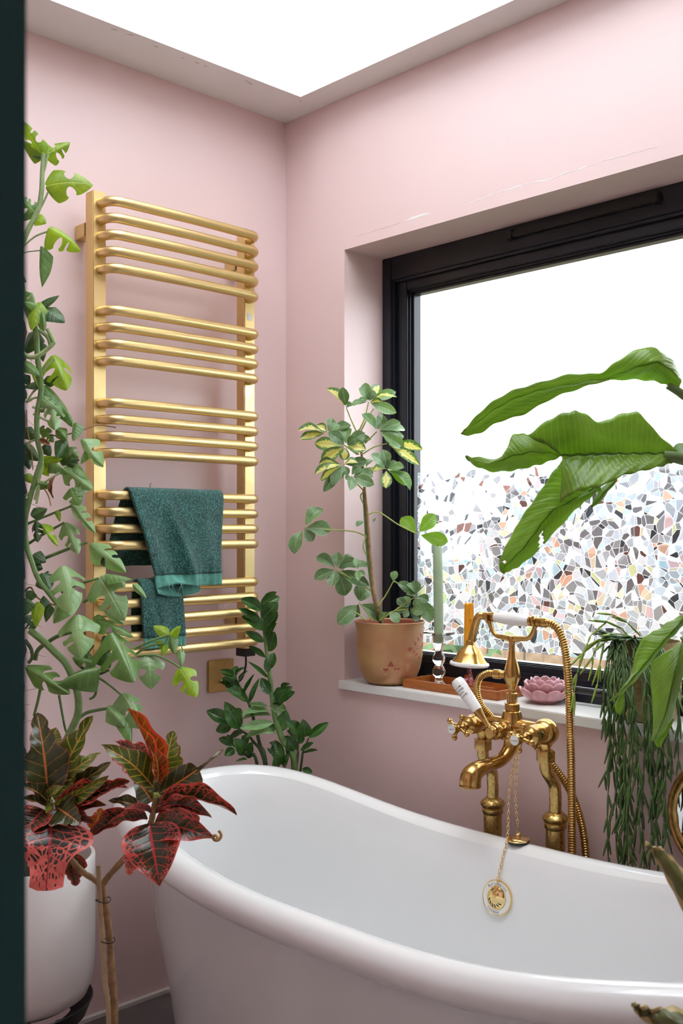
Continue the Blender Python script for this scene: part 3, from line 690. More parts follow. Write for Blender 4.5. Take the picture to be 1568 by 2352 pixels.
# the rim top under the plug
pc = on_z(1190, 1930, TZL + TR + .004)
plug = thing('bath_plug', pc, 'small gold bath plug with chain resting on the bath rim', 'bath plug')
Mp = Matrix.Translation(pc) @ frame_from((.0, -.05, 1))
MB().lathe([(.022, -.004), (.0235, -.001), (.0235, .0005)], 32, Mp).build('rubber_seal', M['black'], plug)
MB().lathe([(.0205, .0005), (.0240, .001), (.0240, .0032), (.022, .0045), (.006, .0052), (.0048, .0056), (.0048, .010), (.0056, .011), (.0056, .014), (.003, .016)], 32, Mp).build('stopper', M['gold'], plug)
top = Mp @ V((0, 0, .015))
MB().tube([top + V((-.004, 0, -.003)), top + V((-.0035, 0, .003)), top + V((0, 0, .010)), top + V((.0035, 0, .003)), top + V((.004, 0, -.003))], .0008, 6).build('wire_loop', M['gold'], plug)
eye = V((.953 - .048, TY - .030, .848 - .044))
chain(plug, [eye, eye.lerp(top, .5) + V((-.003, -.006, 0)), top + V((0, 0, .012))])
ovp = OVER @ V((-.004, .004, .014))
mid = V((pc.x - .014, pc.y - .018, pc.z + .012))
chain(plug, [eye + V((-.003, -.002, 0)), eye.lerp(mid, .45) + V((-.004, -.008, 0)), mid, mid.lerp(OVER @ V((.0, .030, .008)), .5), OVER @ V((.0, .030, .008)), ovp])
MB().tube([ovp + V((.004 * math.cos(a), -.002, .004 * math.sin(a))) for a in [k * math.pi / 6 for k in range(13)]], .0009, 6).build('chain_end_ring', M['gold'], plug)

# ================================================================== things on the sill
SZ = WZ0
def wood(name, c1, c2, rough=.35):
    m, nt, b = new_mat(name); tx = N(nt, 'ShaderNodeTexCoord'); mp_ = N(nt, 'ShaderNodeMapping'); mp_.inputs['Scale'].default_value = (6, 40, 60)
    nt.links.new(tx.outputs['Object'], mp_.inputs['Vector']); n = N(nt, 'ShaderNodeTexNoise', Scale=3.0, Detail=6.0); nt.links.new(mp_.outputs[0], n.inputs['Vector'])
    r = ramp(nt, [(.3, c2), (.7, c1)]); nt.links.new(n.outputs['Fac'], r.inputs['Fac']); nt.links.new(r.outputs['Color'], b.inputs['Base Color']); b.inputs['Roughness'].default_value = rough; return m
M['wood'] = wood('orange_varnished_wood', (.46, .150, .028), (.26, .068, .012))
TX_0, TX_1, TY_0, TY_1 = .432, .734, .020, .132
tr = thing('wooden_tray', ((TX_0 + TX_1) / 2, .076, SZ), 'shallow orange-brown wooden tray on the window sill', 'tray')
MB().box((TX_0 + .004, TY_0 + .004, SZ), (TX_1 - .004, TY_1 - .004, SZ + .004)).build('base_board', M['wood'], tr, False)
for lo, hi in (((TX_0, TY_0, SZ), (TX_1, TY_0 + .006, SZ + .022)), ((TX_0, TY_1 - .006, SZ), (TX_1, TY_1, SZ + .022)), ((TX_0, TY_0 + .006, SZ), (TX_0 + .006, TY_1 - .006, SZ + .022)), ((TX_1 - .006, TY_0 + .006, SZ), (TX_1, TY_1 - .006, SZ + .022))):
    MB().box(lo, hi).build('side', M['wood'], tr, True, .0012)
xm = TX_0 + .118
MB().box((xm, TY_0 + .05, SZ + .0042), (TX_1 - .05, TY_0 + .055, SZ + .020)).build('divider', M['wood'], tr, True, .001)
zt = SZ + .0041
# clear glass candlestick with green candle
gx, gy = .509, .072
cs = thing('glass_candlestick', (gx, gy, zt), 'tall clear glass candlestick with stacked balls standing in the wooden tray', 'candlestick')
MB().lathe([(.030, zt), (.031, zt + .002), (.020, zt + .007), (.011, zt + .014), (.0090, zt + .022), (.012, zt + .026), (.0165, zt + .034), (.0168, zt + .042), (.0125, zt + .051), (.0092, zt + .054), (.012, zt + .058), (.0160, zt + .066), (.0160, zt + .074), (.0120, zt + .084), (.0095, zt + .089), (.0110, zt + .098), (.0160, zt + .108), (.0170, zt + .122), (.0150, zt + .128), (.026, zt + .131), (.0395, zt + .134), (.0405, zt + .137), (.0395, zt + .140), (.023, zt + .138), (.0128, zt + .134), (.0125, zt + .112), (.0005, zt + .110)], 36, Matrix.Translation((gx, gy, 0))).build('glass_body', M['crystal'], cs, sharp=60)
M['green_wax'] = simple('sage_green_wax', (.33, .43, .27), .45, var=.08, scale=40, sss=.2, bump=.1, bscale=80)
M['orange_wax'] = simple('honey_orange_wax', (.80, .33, .015), .35, var=.08, scale=40, sss=.2)
gc = thing('taper_candle', (gx, gy, zt + .1125), 'sage green taper candle in the clear glass candlestick', 'candle')
zb, ztop = zt + .1125, 1.2335
MB().tube([(gx, gy, zb), (gx - .0012, gy, lerp(zb, ztop, .3)), (gx - .003, gy, lerp(zb, ztop, .7)), (gx - .005, gy, ztop - .003), (gx - .005, gy, ztop)], [.0120, .0122, .0121, .0120, .0105], 24).build('wax', M['green_wax'], gc)
dr = MB()
for (a, l0, l1, r) in ((2.6, .0, .075, .0034), (2.9, .0, .10, .0026), (3.3, .01, .045, .003), (2.3, .0, .035, .0028)):
    P = [V((gx - .005 + (.0125 + .002 * math.sin(k)) * math.cos(a - .8), gy + .0125 * math.sin(a - .8) - .006, ztop - lerp(l0, l1, k / 5))) for k in range(6)]
    dr.tube(P, [r * .6, r, r * .8, r, r * .9, r * 1.2], 8)
dr.build('wax_drip', M['green_wax'], gc)
MB().tube([(gx - .005, gy, ztop), (gx - .004, gy, ztop + .004), (gx - .001, gy, ztop + .005)], .0008, 6).build('wick', M['black'], gc)
# pink glass candlestick with orange candle
ox, oy = .590, .090
pg = thing('pink_candlestick', (ox, oy, zt), 'plum and pink glass candlestick half hidden behind the brass shower rose', 'candlestick')
MB().lathe([(.022, zt), (.0225, zt + .003), (.017, zt + .016), (.012, zt + .030), (.008, zt + .048), (.0075, zt + .062), (.010, zt + .066), (.008, zt + .072), (.0085, zt + .086)], 9, Matrix.Translation((ox, oy, 0))).build('glass_stem', M['pinkglass'], pg, sharp=20)
MB().lathe([(.0085, zt + .0862), (.0150, zt + .092), (.0155, zt + .103), (.0165, zt + .105), (.0150, zt + .106), (.0122, zt + .105), (.0122, zt + .096), (.0005, zt + .095)], 24, Matrix.Translation((ox, oy, 0))).build('glass_cup', M['redglass'], pg)
oc = thing('taper_candle', (ox, oy, zt + .0955), 'short orange taper candle with melted drips behind the brass shower handset', 'candle')
zb, zo = zt + .0955, 1.094
n = 32; m_ = MB(); vs = []
prof = [(.0108, zb), (.0112, zb + .01), (.0114, zo - .02), (.0112, zo - .003), (.009, zo)]
for (r, zz) in prof:
    for k in range(n): A = 2 * math.pi * k / n; q = r * (1 + .035 * (k % 2)); vs.append((ox + q * math.cos(A) + .002 * (zz - zb) / .12, oy + q * math.sin(A), zz))
fs = [(i*n+k, i*n+(k+1) % n, (i+1)*n+(k+1) % n, (i+1)*n+k) for i in range(len(prof)-1) for k in range(n)] + [tuple((len(prof)-1)*n+k for k in range(n))]
m_.add(vs, fs).build('wax', M['orange_wax'], oc, sharp=20)
dr = MB()
for (a, l1) in ((.3, .06), (.6, .075), (.0, .04)):
    dr.tube([V((ox + .002 + .0118 * math.cos(a - .6), oy + .0118 * math.sin(a - .6), zo - lerp(0, l1, k / 5))) for k in range(6)], [.0018, .0030, .0026, .0030, .0034, .0040], 8)
dr.build('wax_drip', M['orange_wax'], oc)
MB().tube([(ox + .002, oy, zo), (ox + .002, oy, zo + .006), (ox + .0035, oy, zo + .008)], .0008, 6).build('wick', M['black'], oc)
# pink crystals lying in the tray
def rock(c, r, seed):
    q = random.Random(seed); bm = bmesh.new()
    for _ in range(16):
        v = V((q.gauss(0, 1), q.gauss(0, 1), q.gauss(0, 1))).normalized(); bm.verts.new(V(c) + V((v.x * r * q.uniform(.7, 1.2), v.y * r * .8, (v.z * .55 + .55) * r)))
    r_ = bmesh.ops.convex_hull(bm, input=bm.verts); bmesh.ops.delete(bm, geom=[g for g in r_['geom_interior'] if isinstance(g, bmesh.types.BMVert)], context='VERTS')
    me = bpy.data.meshes.new('crystal'); bm.to_mesh(me); bm.free(); return me
M['quartz'] = simple('rose_quartz', (.78, .52, .60), .15, var=.25, scale=120, trans=.35)
M['quartz_r'] = simple('red_quartz', (.72, .12, .16), .15, var=.25, scale=120, trans=.3)
for i, (x, y, r, mt, txt) in enumerate([(.640, .046, .009, 'quartz', 'pale pink crystal in the tray beside the hose loop, leftmost of the row'), (.657, .050, .010, 'quartz', 'pale pink crystal in the tray, second from the left'), (.675, .044, .009, 'quartz', 'pale pink crystal in the tray, third from the left'), (.693, .050, .009, 'quartz', 'pale pink crystal in the tray, rightmost of the row'), (.628, .092, .010, 'quartz_r', 'red crystal at the foot of the pink candlestick'), (.645, .104, .008, 'quartz_r', 'small red crystal behind the tray divider')]):
    me = rock((x, y, zt), r, 40 + i); me.materials.append(M[mt]); tag(put('crystal', me), txt, 'crystal', 'crystals in the wooden tray')
# lotus tealight holder
lx, ly = .823, .083
M['petal'] = simple('pink_glazed_ceramic', (.66, .33, .37), .3, var=.22, scale=45, bump=.15, bscale=90, coat=.3)
lo_ = thing('lotus_tealight_holder', (lx, ly, SZ), 'pink ceramic lotus flower tealight holder on the sill', 'candle holder')
MB().lathe([(.026, SZ), (.030, SZ + .004), (.037, SZ + .018), (.034, SZ + .030), (.024, SZ + .034), (.0215, SZ + .030), (.0215, SZ + .026), (.0005, SZ + .025)], 32, Matrix.Translation((lx, ly, 0))).build('bowl', M['petal'], lo_)
def petal_mesh():
    nu, nv = 8, 6
    def fn(u, v):
        s = (v - .5) * 2; w_ = math.sin(math.pi * (u * .88 + .09)) ** .7
        return (s * .0205 * w_, .012 * u + .002 * u * u + .007 * math.sin(math.pi * u) - .006 * s * s * w_, .041 * u + .001 * math.sin(u * 9))
    return sheet(fn, nu, nv, .0034).mesh('petal', M['petal'], True, 0, 0)
PM = petal_mesh()
for (cnt, rad, z0, sc, tilt, ph) in ((9, .024, SZ + .003, 1.08, .50, 0), (9, .023, SZ + .013, 1.02, .26, .35), (9, .0215, SZ + .022, .84, -.04, .1)):
    for k in range(cnt):
        A = 2 * math.pi * k / cnt + ph
        Mx = Matrix.Translation((lx + rad * math.sin(A), ly + rad * math.cos(A), z0)) @ Matrix.Rotation(-A, 4, 'Z') @ Matrix.Rotation(-tilt, 4, 'X') @ Matrix.Diagonal((sc, sc, sc, 1))
        put('petal', PM, lo_, Mx)
tl = thing('tealight', (lx, ly, SZ + .0252), 'white tealight candle inside the pink lotus holder', 'candle')
MB().lathe([(.019, SZ + .0252), (.0195, SZ + .044), (.018, SZ + .0445), (.0175, SZ + .0425), (.0005, SZ + .042)], 28, Matrix.Translation((lx, ly, 0))).build('wax', M['ceramic'], tl)
MB().tube([(lx, ly, SZ + .042), (lx, ly, SZ + .047)], .0007, 6).build('wick', M['black'], tl)

# ================================================================== round mirror on the wall
mx, mz, mr = 1.306, .712, .124
mi = thing('round_mirror', (mx, -.001, mz - mr), 'round gilt framed mirror on the wall at the right edge', 'mirror')
Mm = Matrix.Translation((mx, -.0015, mz)) @ frame_from((0, -1, 0))
MB().lathe([(mr - .002, 0), (mr, .006), (mr - .003, .012), (mr - .007, .014), (mr - .010, .011), (mr - .012, .0115), (mr - .015, .012), (mr - .018, .009), (mr - .020, .0085), (mr - .022, .005)], 64, Mm, capb=True, capt=False).build('frame', M['gilt'], mi)
MB().lathe([(mr - .021, .003), (mr - .021, .006)], 64, Mm).build('mirror_glass', simple('mirror_silver', (.86, .87, .88), .05, metal=1, var=.01), mi)
# ================================================================== outside
M['lawn'] = simple('rough_grass', (.045, .060, .025), .9, var=.4, scale=2)
M['brick'] = simple('brown_brick', (.22, .10, .065), .85, var=.35, scale=8)
M['roof_t'] = simple('grey_roof', (.10, .09, .09), .8, var=.2, scale=5)
M['plank'] = simple('weathered_fence_wood', (.23, .15, .09), .8, var=.3, scale=12)
M['shrubm'] = simple('shrub_leaves', (.05, .10, .03), .7, var=.5, scale=14)
M['render_w'] = simple('cream_render', (.55, .50, .42), .8, var=.1)
gnd = MB().box((-40, .27, -.6), (40, 80, -.45)).build('ground', M['lawn'], None, False); gnd['kind'] = 'structure'; gnd['label'] = 'grass outside the window'
fe = thing('garden_fence', (0, 3.2, -.45), 'brown wooden garden fence blurred outside the lower window', 'fence')
pm = MB().box((-.065, -.011, 0), (.065, .011, 1.42)).mesh('plank', M['plank'], False)
for k in range(60): put('plank', pm, fe, Matrix.Translation((-5.5 + k * .14, 3.2 + .012 * (k % 2), -.45)))
for z in (-.15, .65): MB().box((-5.6, 3.225, z), (3.0, 3.265, z + .08)).build('rail', M['plank'], fe, False)
def house(x, y, w_, d_, h, hr, mat, txt):
    t = thing('house', (x, y, -.45), txt, 'house')
    MB().box((x - w_/2, y, -.45), (x + w_/2, y + d_, h)).build('wall', mat, t, False)
    m_ = MB().add([(x - w_/2 - .2, y - .2, h), (x + w_/2 + .2, y - .2, h), (x + w_/2 + .2, y + d_ + .2, h), (x - w_/2 - .2, y + d_ + .2, h), (x - w_/2 - .2, y + d_/2, hr), (x + w_/2 + .2, y + d_/2, hr)], [(0, 1, 5, 4), (2, 3, 4, 5), (1, 2, 5), (3, 0, 4), (0, 3, 2, 1)])
    m_.build('roof', M['roof_t'], t, False)
    for k in range(2):
        cx = x + (-.25 + .5 * k) * w_
        f = MB().box((cx - .55, y - .05, h - 1.9), (cx + .55, y - .001, h - .7)).build('window_frame', M['white_gloss'], t, False)
        MB().box((cx - .47, y - .06, h - 1.82), (cx + .47, y - .051, h - .78)).build('pane', M['black'], f, False)
house(-14, 24, 9, 7, 1.7, 3.2, M['brick'], 'brown brick house far beyond the fence, left of the two')
house(-3.5, 27, 8, 7, 1.6, 3.1, M['render_w'], 'cream rendered house far beyond the fence, right of the two')
def shrub(x, y, r, seed, txt):
    q = random.Random(seed); t = thing('garden_shrub', (x, y, -.45), txt, 'shrub', 'shrubs by the fence')
    lv = MB()
    for _ in range(500):
        v = V((q.gauss(0, 1), q.gauss(0, 1), q.gauss(0, 1))).normalized() * r * q.uniform(.6, 1); c = V((x, y, -.45 + r * .9)) + v
        if c.z < -.4: continue
        a = V((q.gauss(0, 1), q.gauss(0, 1), q.gauss(0, 1))).normalized() * .07; b = a.orthogonal().normalized() * .03
        lv.add([c - a, c + b, c + a, c - b], [(0, 1, 2, 3)])
    o = lv.build('foliage', M['shrubm'], t, False); o['kind'] = 'stuff'
    MB().tube([(x, y, -.45), (x, y, .2)], .03, 8).build('trunk', M['plank'], t)
shrub(-1.6, 2.2, .75, 1, 'dark green shrub by the fence outside the left of the window'); shrub(.2, 2.4, .6, 2, 'dark green shrub by the fence outside the middle of the window')

# ================================================================== leaves
def leaf_material(name, stops, vein, edge=None, vein_w=.045, lat=7.0, lat_w=.12, lat_mix=.45, rough=.35, trans=.28, var=.18, sweep=.55, spots=None, vari=None, edge_w=.9, midcol=None):
    """leaf blade: base ramp by noise, midrib and lateral veins along uv, coloured margin, optional blotches or cream variegation"""
    m, nt, b = new_mat(name); o = nt.nodes['Material Output']
    uv = N(nt, 'ShaderNodeUVMap'); sp = N(nt, 'ShaderNodeSeparateXYZ'); nt.links.new(uv.outputs[0], sp.inputs[0])
    u, v = sp.outputs['X'], sp.outputs['Y']
    av = math_(nt, 'ABSOLUTE', v)
    oi = N(nt, 'ShaderNodeObjectInfo')
    co = N(nt, 'ShaderNodeCombineXYZ'); nt.links.new(u, co.inputs['X']); nt.links.new(math_(nt, 'MULTIPLY', v, .5), co.inputs['Y']); nt.links.new(math_(nt, 'MULTIPLY', oi.outputs['Random'], 37.0), co.inputs['Z'])
    n1 = N(nt, 'ShaderNodeTexNoise', Scale=3.2, Detail=4.0); nt.links.new(co.outputs[0], n1.inputs['Vector'])
    n2 = N(nt, 'ShaderNodeTexNoise', Scale=13.0, Detail=3.0); nt.links.new(co.outputs[0], n2.inputs['Vector'])
    r = ramp(nt, stops); nt.links.new(n1.outputs['Fac'], r.inputs['Fac']); col = r.outputs['Color']
    br = math_(nt, 'ADD', 1 - var, math_(nt, 'MULTIPLY', oi.outputs['Random'], 2 * var))
    cb = N(nt, 'ShaderNodeCombineColor'); [nt.links.new(br, cb.inputs[i]) for i in range(3)]
    col = mix_col(nt, 1.0, col, cb.outputs[0], 'MULTIPLY')
    if vari:      # cream centre with ragged margin
        d = math_(nt, 'ADD', math_(nt, 'ADD', av, math_(nt, 'MULTIPLY', math_(nt, 'SUBTRACT', n2.outputs['Fac'], .5), 1.1)), math_(nt, 'MULTIPLY', math_(nt, 'ABSOLUTE', math_(nt, 'SUBTRACT', u, .5)), .7))
        col = mix_col(nt, math_(nt, 'LESS_THAN', d, .62), col, vari)
    # lateral veins
    ph = math_(nt, 'MULTIPLY', math_(nt, 'SUBTRACT', u, math_(nt, 'MULTIPLY', av, .16)), lat)
    ph = math_(nt, 'ADD', ph, math_(nt, 'MULTIPLY', n2.outputs['Fac'], .35))
    tri = math_(nt, 'ABSOLUTE', math_(nt, 'SUBTRACT', math_(nt, 'FRACT', ph), .5))
    lv = math_(nt, 'LESS_THAN', tri, lat_w * .5)
    if spots:
        net = N(nt, 'ShaderNodeTexVoronoi', Scale=spots[1], feature='DISTANCE_TO_EDGE'); nt.links.new(co.outputs[0], net.inputs['Vector'])
        w_ = math_(nt, 'ADD', -.03, math_(nt, 'MULTIPLY', math_(nt, 'MULTIPLY', av, av), spots[2]))
        w_ = math_(nt, 'ADD', w_, math_(nt, 'MULTIPLY', math_(nt, 'MULTIPLY', u, u), spots[3]))
        w_ = math_(nt, 'ADD', w_, math_(nt, 'MULTIPLY', math_(nt, 'SUBTRACT', n1.outputs['Fac'], .5), .12))
        col = mix_col(nt, math_(nt, 'LESS_THAN', net.outputs['Distance'], w_), col, spots[0])
    col = mix_col(nt, math_(nt, 'MULTIPLY', lv, lat_mix), col, vein)
    if edge:
        col = mix_col(nt, math_(nt, 'GREATER_THAN', math_(nt, 'ADD', av, math_(nt, 'MULTIPLY', math_(nt, 'SUBTRACT', n2.outputs['Fac'], .5), .12)), edge_w), col, edge)
    col = mix_col(nt, math_(nt, 'LESS_THAN', av, vein_w), col, midcol or vein)
    nt.links.new(col, b.inputs['Base Color']); b.inputs['Roughness'].default_value = rough; b.inputs['Specular IOR Level'].default_value = .5
    hgt = math_(nt, 'ADD', math_(nt, 'MULTIPLY', math_(nt, 'MINIMUM', math_(nt, 'MULTIPLY', tri, 4.0), 1.0), .6), math_(nt, 'MINIMUM', math_(nt, 'MULTIPLY', av, 6.0), 1.0))
    bp = N(nt, 'ShaderNodeBump', Strength=.35, Distance=.0015); nt.links.new(hgt, bp.inputs['Height']); nt.links.new(bp.outputs['Normal'], b.inputs['Normal'])
    if trans:
        tl_ = N(nt, 'ShaderNodeBsdfTranslucent'); tc_ = mix_col(nt, 1.0, col, (1.35, 1.5, .55), 'MULTIPLY'); nt.links.new(tc_, tl_.inputs['Color'])
        mx_ = N(nt, 'ShaderNodeMixShader'); mx_.inputs[0].default_value = trans; nt.links.new(b.outputs[0], mx_.inputs[1]); nt.links.new(tl_.outputs[0], mx_.inputs[2]); nt.links.new(mx_.outputs[0], o.inputs['Surface'])
    return m
G = leaf_material
M['mon_mid'] = G('climber_leaf_green', [(.3, (.09, .19, .045)), (.7, (.17, .30, .08))], (.30, .42, .18), lat=6, lat_mix=.35, lat_w=.05, vein_w=.03)
M['mon_pale'] = G('climber_leaf_pale', [(.3, (.18, .31, .12)), (.7, (.27, .42, .19))], (.38, .50, .27), rough=.28, lat=6, lat_mix=.35, lat_w=.05, vein_w=.03)
M['mon_lime'] = G('climber_leaf_lime', [(.3, (.18, .32, .02)), (.7, (.34, .48, .03))], (.45, .55, .12), lat=6, lat_mix=.3, lat_w=.05, trans=.4, vein_w=.03)
M['mon_dark'] = G('climber_leaf_dark', [(.3, (.035, .085, .03)), (.7, (.075, .15, .05))], (.12, .20, .08), lat=6, lat_mix=.3, lat_w=.05, trans=.2, vein_w=.03)
M['zz'] = G('zz_leaf_dark', [(.3, (.022, .075, .016)), (.7, (.06, .15, .03))], (.10, .22, .06), lat=9, lat_mix=.4, lat_w=.06, rough=.16, trans=.12)
M['zz_pale'] = G('zz_leaf_pale', [(.3, (.15, .29, .10)), (.7, (.23, .38, .16))], (.33, .46, .25), lat=9, lat_mix=.35, lat_w=.05, rough=.22, trans=.15)
M['sch'] = G('umbrella_leaf_green', [(.3, (.11, .20, .085)), (.7, (.19, .30, .14))], (.30, .40, .20), edge=(.35, .45, .22), edge_w=.95, lat=9, lat_mix=.15, lat_w=.04, rough=.25, trans=.18, var=.3)
M['sch_lime'] = G('umbrella_leaf_lime', [(.3, (.15, .30, .03)), (.7, (.25, .42, .05))], (.35, .48, .15), lat=9, lat_mix=.2, lat_w=.04, rough=.28, trans=.4)
M['sch_var'] = G('umbrella_leaf_variegated', [(.3, (.08, .17, .055)), (.7, (.15, .26, .10))], (.55, .55, .22), vari=(.78, .70, .27), lat=9, lat_mix=.1, lat_w=.04, rough=.25, trans=.25)
M['cr_green'] = G('croton_leaf_green', [(.3, (.055, .075, .018)), (.7, (.13, .17, .04))], (.60, .46, .06), edge=(.42, .10, .07), edge_w=.93, lat=8, lat_w=.11, lat_mix=.8, rough=.24, trans=.16, vein_w=.055, midcol=(.62, .32, .06))
M['cr_dark'] = G('croton_leaf_dark', [(.3, (.022, .026, .012)), (.7, (.058, .068, .024))], (.50, .24, .05), edge=(.30, .07, .05), edge_w=.94, lat=7, lat_w=.07, lat_mix=.6, rough=.22, trans=.10, vein_w=.05, midcol=(.62, .20, .05))
M['cr_red'] = G('croton_leaf_red', [(.3, (.016, .020, .010)), (.7, (.040, .045, .018))], (.55, .06, .05), edge=(.58, .07, .07), edge_w=.92, lat=8, lat_w=.09, lat_mix=.85, rough=.25, trans=.12, spots=((.55, .065, .055), 12.0, .20, .04), vein_w=.05, midcol=(.45, .03, .04))
M['cr_pink'] = G('croton_leaf_pink', [(.3, (.020, .014, .010)), (.7, (.032, .024, .014))], (.60, .09, .08), edge=(.66, .13, .12), edge_w=.90, lat=9, lat_w=.14, lat_mix=.9, rough=.28, trans=.12, spots=((.64, .13, .115), 10.0, .14, .30), vein_w=.035, midcol=(.35, .03, .04))
M['cr_orange'] = G('croton_leaf_orange', [(.3, (.20, .035, .012)), (.7, (.40, .09, .015))], (.55, .22, .03), edge=(.62, .06, .04), edge_w=.85, lat=8, lat_w=.12, lat_mix=.7, rough=.25, trans=.25, vein_w=.07, midcol=(.60, .33, .04))
M['bop'] = G('bird_of_paradise_leaf', [(.3, (.19, .30, .045)), (.7, (.31, .44, .085))], (.36, .50, .15), lat=26, lat_w=.2, lat_mix=.35, rough=.22, trans=.5, vein_w=.03, var=.05, midcol=(.09, .18, .03))
M['bop_under'] = M['bop']
M['snake'] = G('snake_plant_leaf', [(.3, (.10, .11, .03)), (.7, (.17, .17, .05))], (.14, .16, .06), edge=(.52, .40, .17), edge_w=.62, lat=3, lat_w=.3, lat_mix=.1, rough=.4, trans=.1, vein_w=.0)
M['stem_g'] = simple('green_stem', (.13, .22, .07), .45, var=.25, scale=60)
M['stem_p'] = simple('pale_green_stem', (.30, .40, .18), .45, var=.2, scale=60)
M['stem_y'] = simple('yellow_green_stem', (.36, .40, .09), .45, var=.2, scale=60)
M['stem_d'] = simple('dark_green_stem', (.045, .075, .025), .4, var=.3, scale=60)
M['bark'] = simple('tan_bark', (.30, .18, .085), .8, var=.35, scale=90, bump=.5, bscale=160)
M['cane'] = simple('bamboo_cane', (.38, .27, .15), .6, var=.2, scale=50)
M['dead'] = simple('dry_brown_leaf', (.20, .09, .035), .7, var=.3, scale=50)
M['soil'] = simple('potting_soil', (.03, .02, .014), .95, var=.4, scale=120, bump=.8, bscale=150)
M['moss'] = simple('coir_moss_pole', (.13, .085, .045), .95, var=.5, scale=90, bump=1, bscale=220, dist=.006)

LM = {}
def shape_fn(kind):
    def w_ov(u, k=.42, p=.9): return math.sin(math.pi * u ** p) ** k
    if kind == 'ell': return lambda u: math.sin(math.pi * min(1, u ** .9)) ** .75
    if kind == 'obo': return lambda u: (math.sin(math.pi * u ** 1.35) ** .72)
    if kind == 'heart': return lambda u: (.25 + .75 * min(1, u / .12) ** .6) * (1 - u ** 1.5) ** .80
    if kind == 'strap': return lambda u: math.sin(math.pi * (.06 + .94 * u ** .8)) ** .6
    if kind == 'oak': return lambda u: (math.sin(math.pi * min(1, .03 + .97 * u ** .85)) ** .55) * (1 - .34 * math.exp(-((u - .56) / .055) ** 2) - .30 * math.exp(-((u - .80) / .045) ** 2)) * (1 - .34 * (u > .56) * min(1, (u - .56) / .06 if u > .56 else 0))
    if kind == 'fiddle': return lambda u: 1.0 * math.exp(-((u - .36) / .21) ** 2) + (.40 * (1 / (1 + math.exp(-(u - .45) * 30)))) * (1 if u < .97 else .85) * (1 if u < 1 else .6)
    if kind == 'tail': return lambda u: (math.sin(math.pi * min(1, u / .60)) ** .7 if u < .54 else 0) + (.13 * (1 - u) ** .25 if u >= .5 else 0) + .02
    if kind == 'spear': return lambda u: math.sin(math.pi * u ** .62) ** .9
def leaf_mesh(kind, mat, holes=(), arch=.10, fold=.18, wave=.02, seed=0, nu=26, nv=6, sweep=.0, thick=0, curl=0, asp=.5):
    """unit leaf: base at the origin, tip at (0,1,0), half width 1 at its widest; uv = (along, across)"""
    key = (kind, mat, seed, arch, fold, wave, curl)
    if key in LM: return LM[key]
    q = random.Random(seed * 13 + 5); f = shape_fn(kind); m_ = MB(); m_.uv = []; ph = q.uniform(0, 6)
    asym = q.uniform(-.06, .06)
    for i in range(nu + 1):
        u = i / nu
        for j in range(-nv, nv + 1):
            v = j / nv; a = abs(v); w_ = f(u) * (1 + asym * (1 if v > 0 else -1))
            x = v * w_; y = u + sweep * a * w_ * (1 - u)
            if kind == 'heart': y = u * 1.06 - .06 + (.16 * a * (1 - u) ** 2 * -1 if u < .4 else 0)
            z = arch * math.sin(math.pi * u) + (fold * a ** 1.3 - .0) * w_ * .5 + wave * a * math.sin(u * 15 + ph + (2 if v > 0 else 0)) - curl * u ** 3
            x += .10 * arch * math.sin(u * 3.1) * (1 if seed % 2 else -1)
            m_.v.append((x, y, z)); m_.uv.append((u, v))
    W = 2 * nv + 1
    for i in range(nu):
        for j in range(W - 1):
            uc = (i + .5) / nu; vc = (j + .5 - nv) / nv; dead = False
            for (hu, hv, ru, rv, sl) in holes:
                if hv * vc <= 0: continue
                uu = uc - hu - sl * (abs(vc) - abs(hv)); 
                if (uu / ru) ** 2 + ((abs(vc) - abs(hv)) / rv) ** 2 < 1: dead = True
            if not dead: m_.f.append((i*W+j, i*W+j+1, (i+1)*W+j+1, (i+1)*W+j))
    me = m_.mesh('leaf', M[mat], True, 0, 0); LM[key] = me; return me
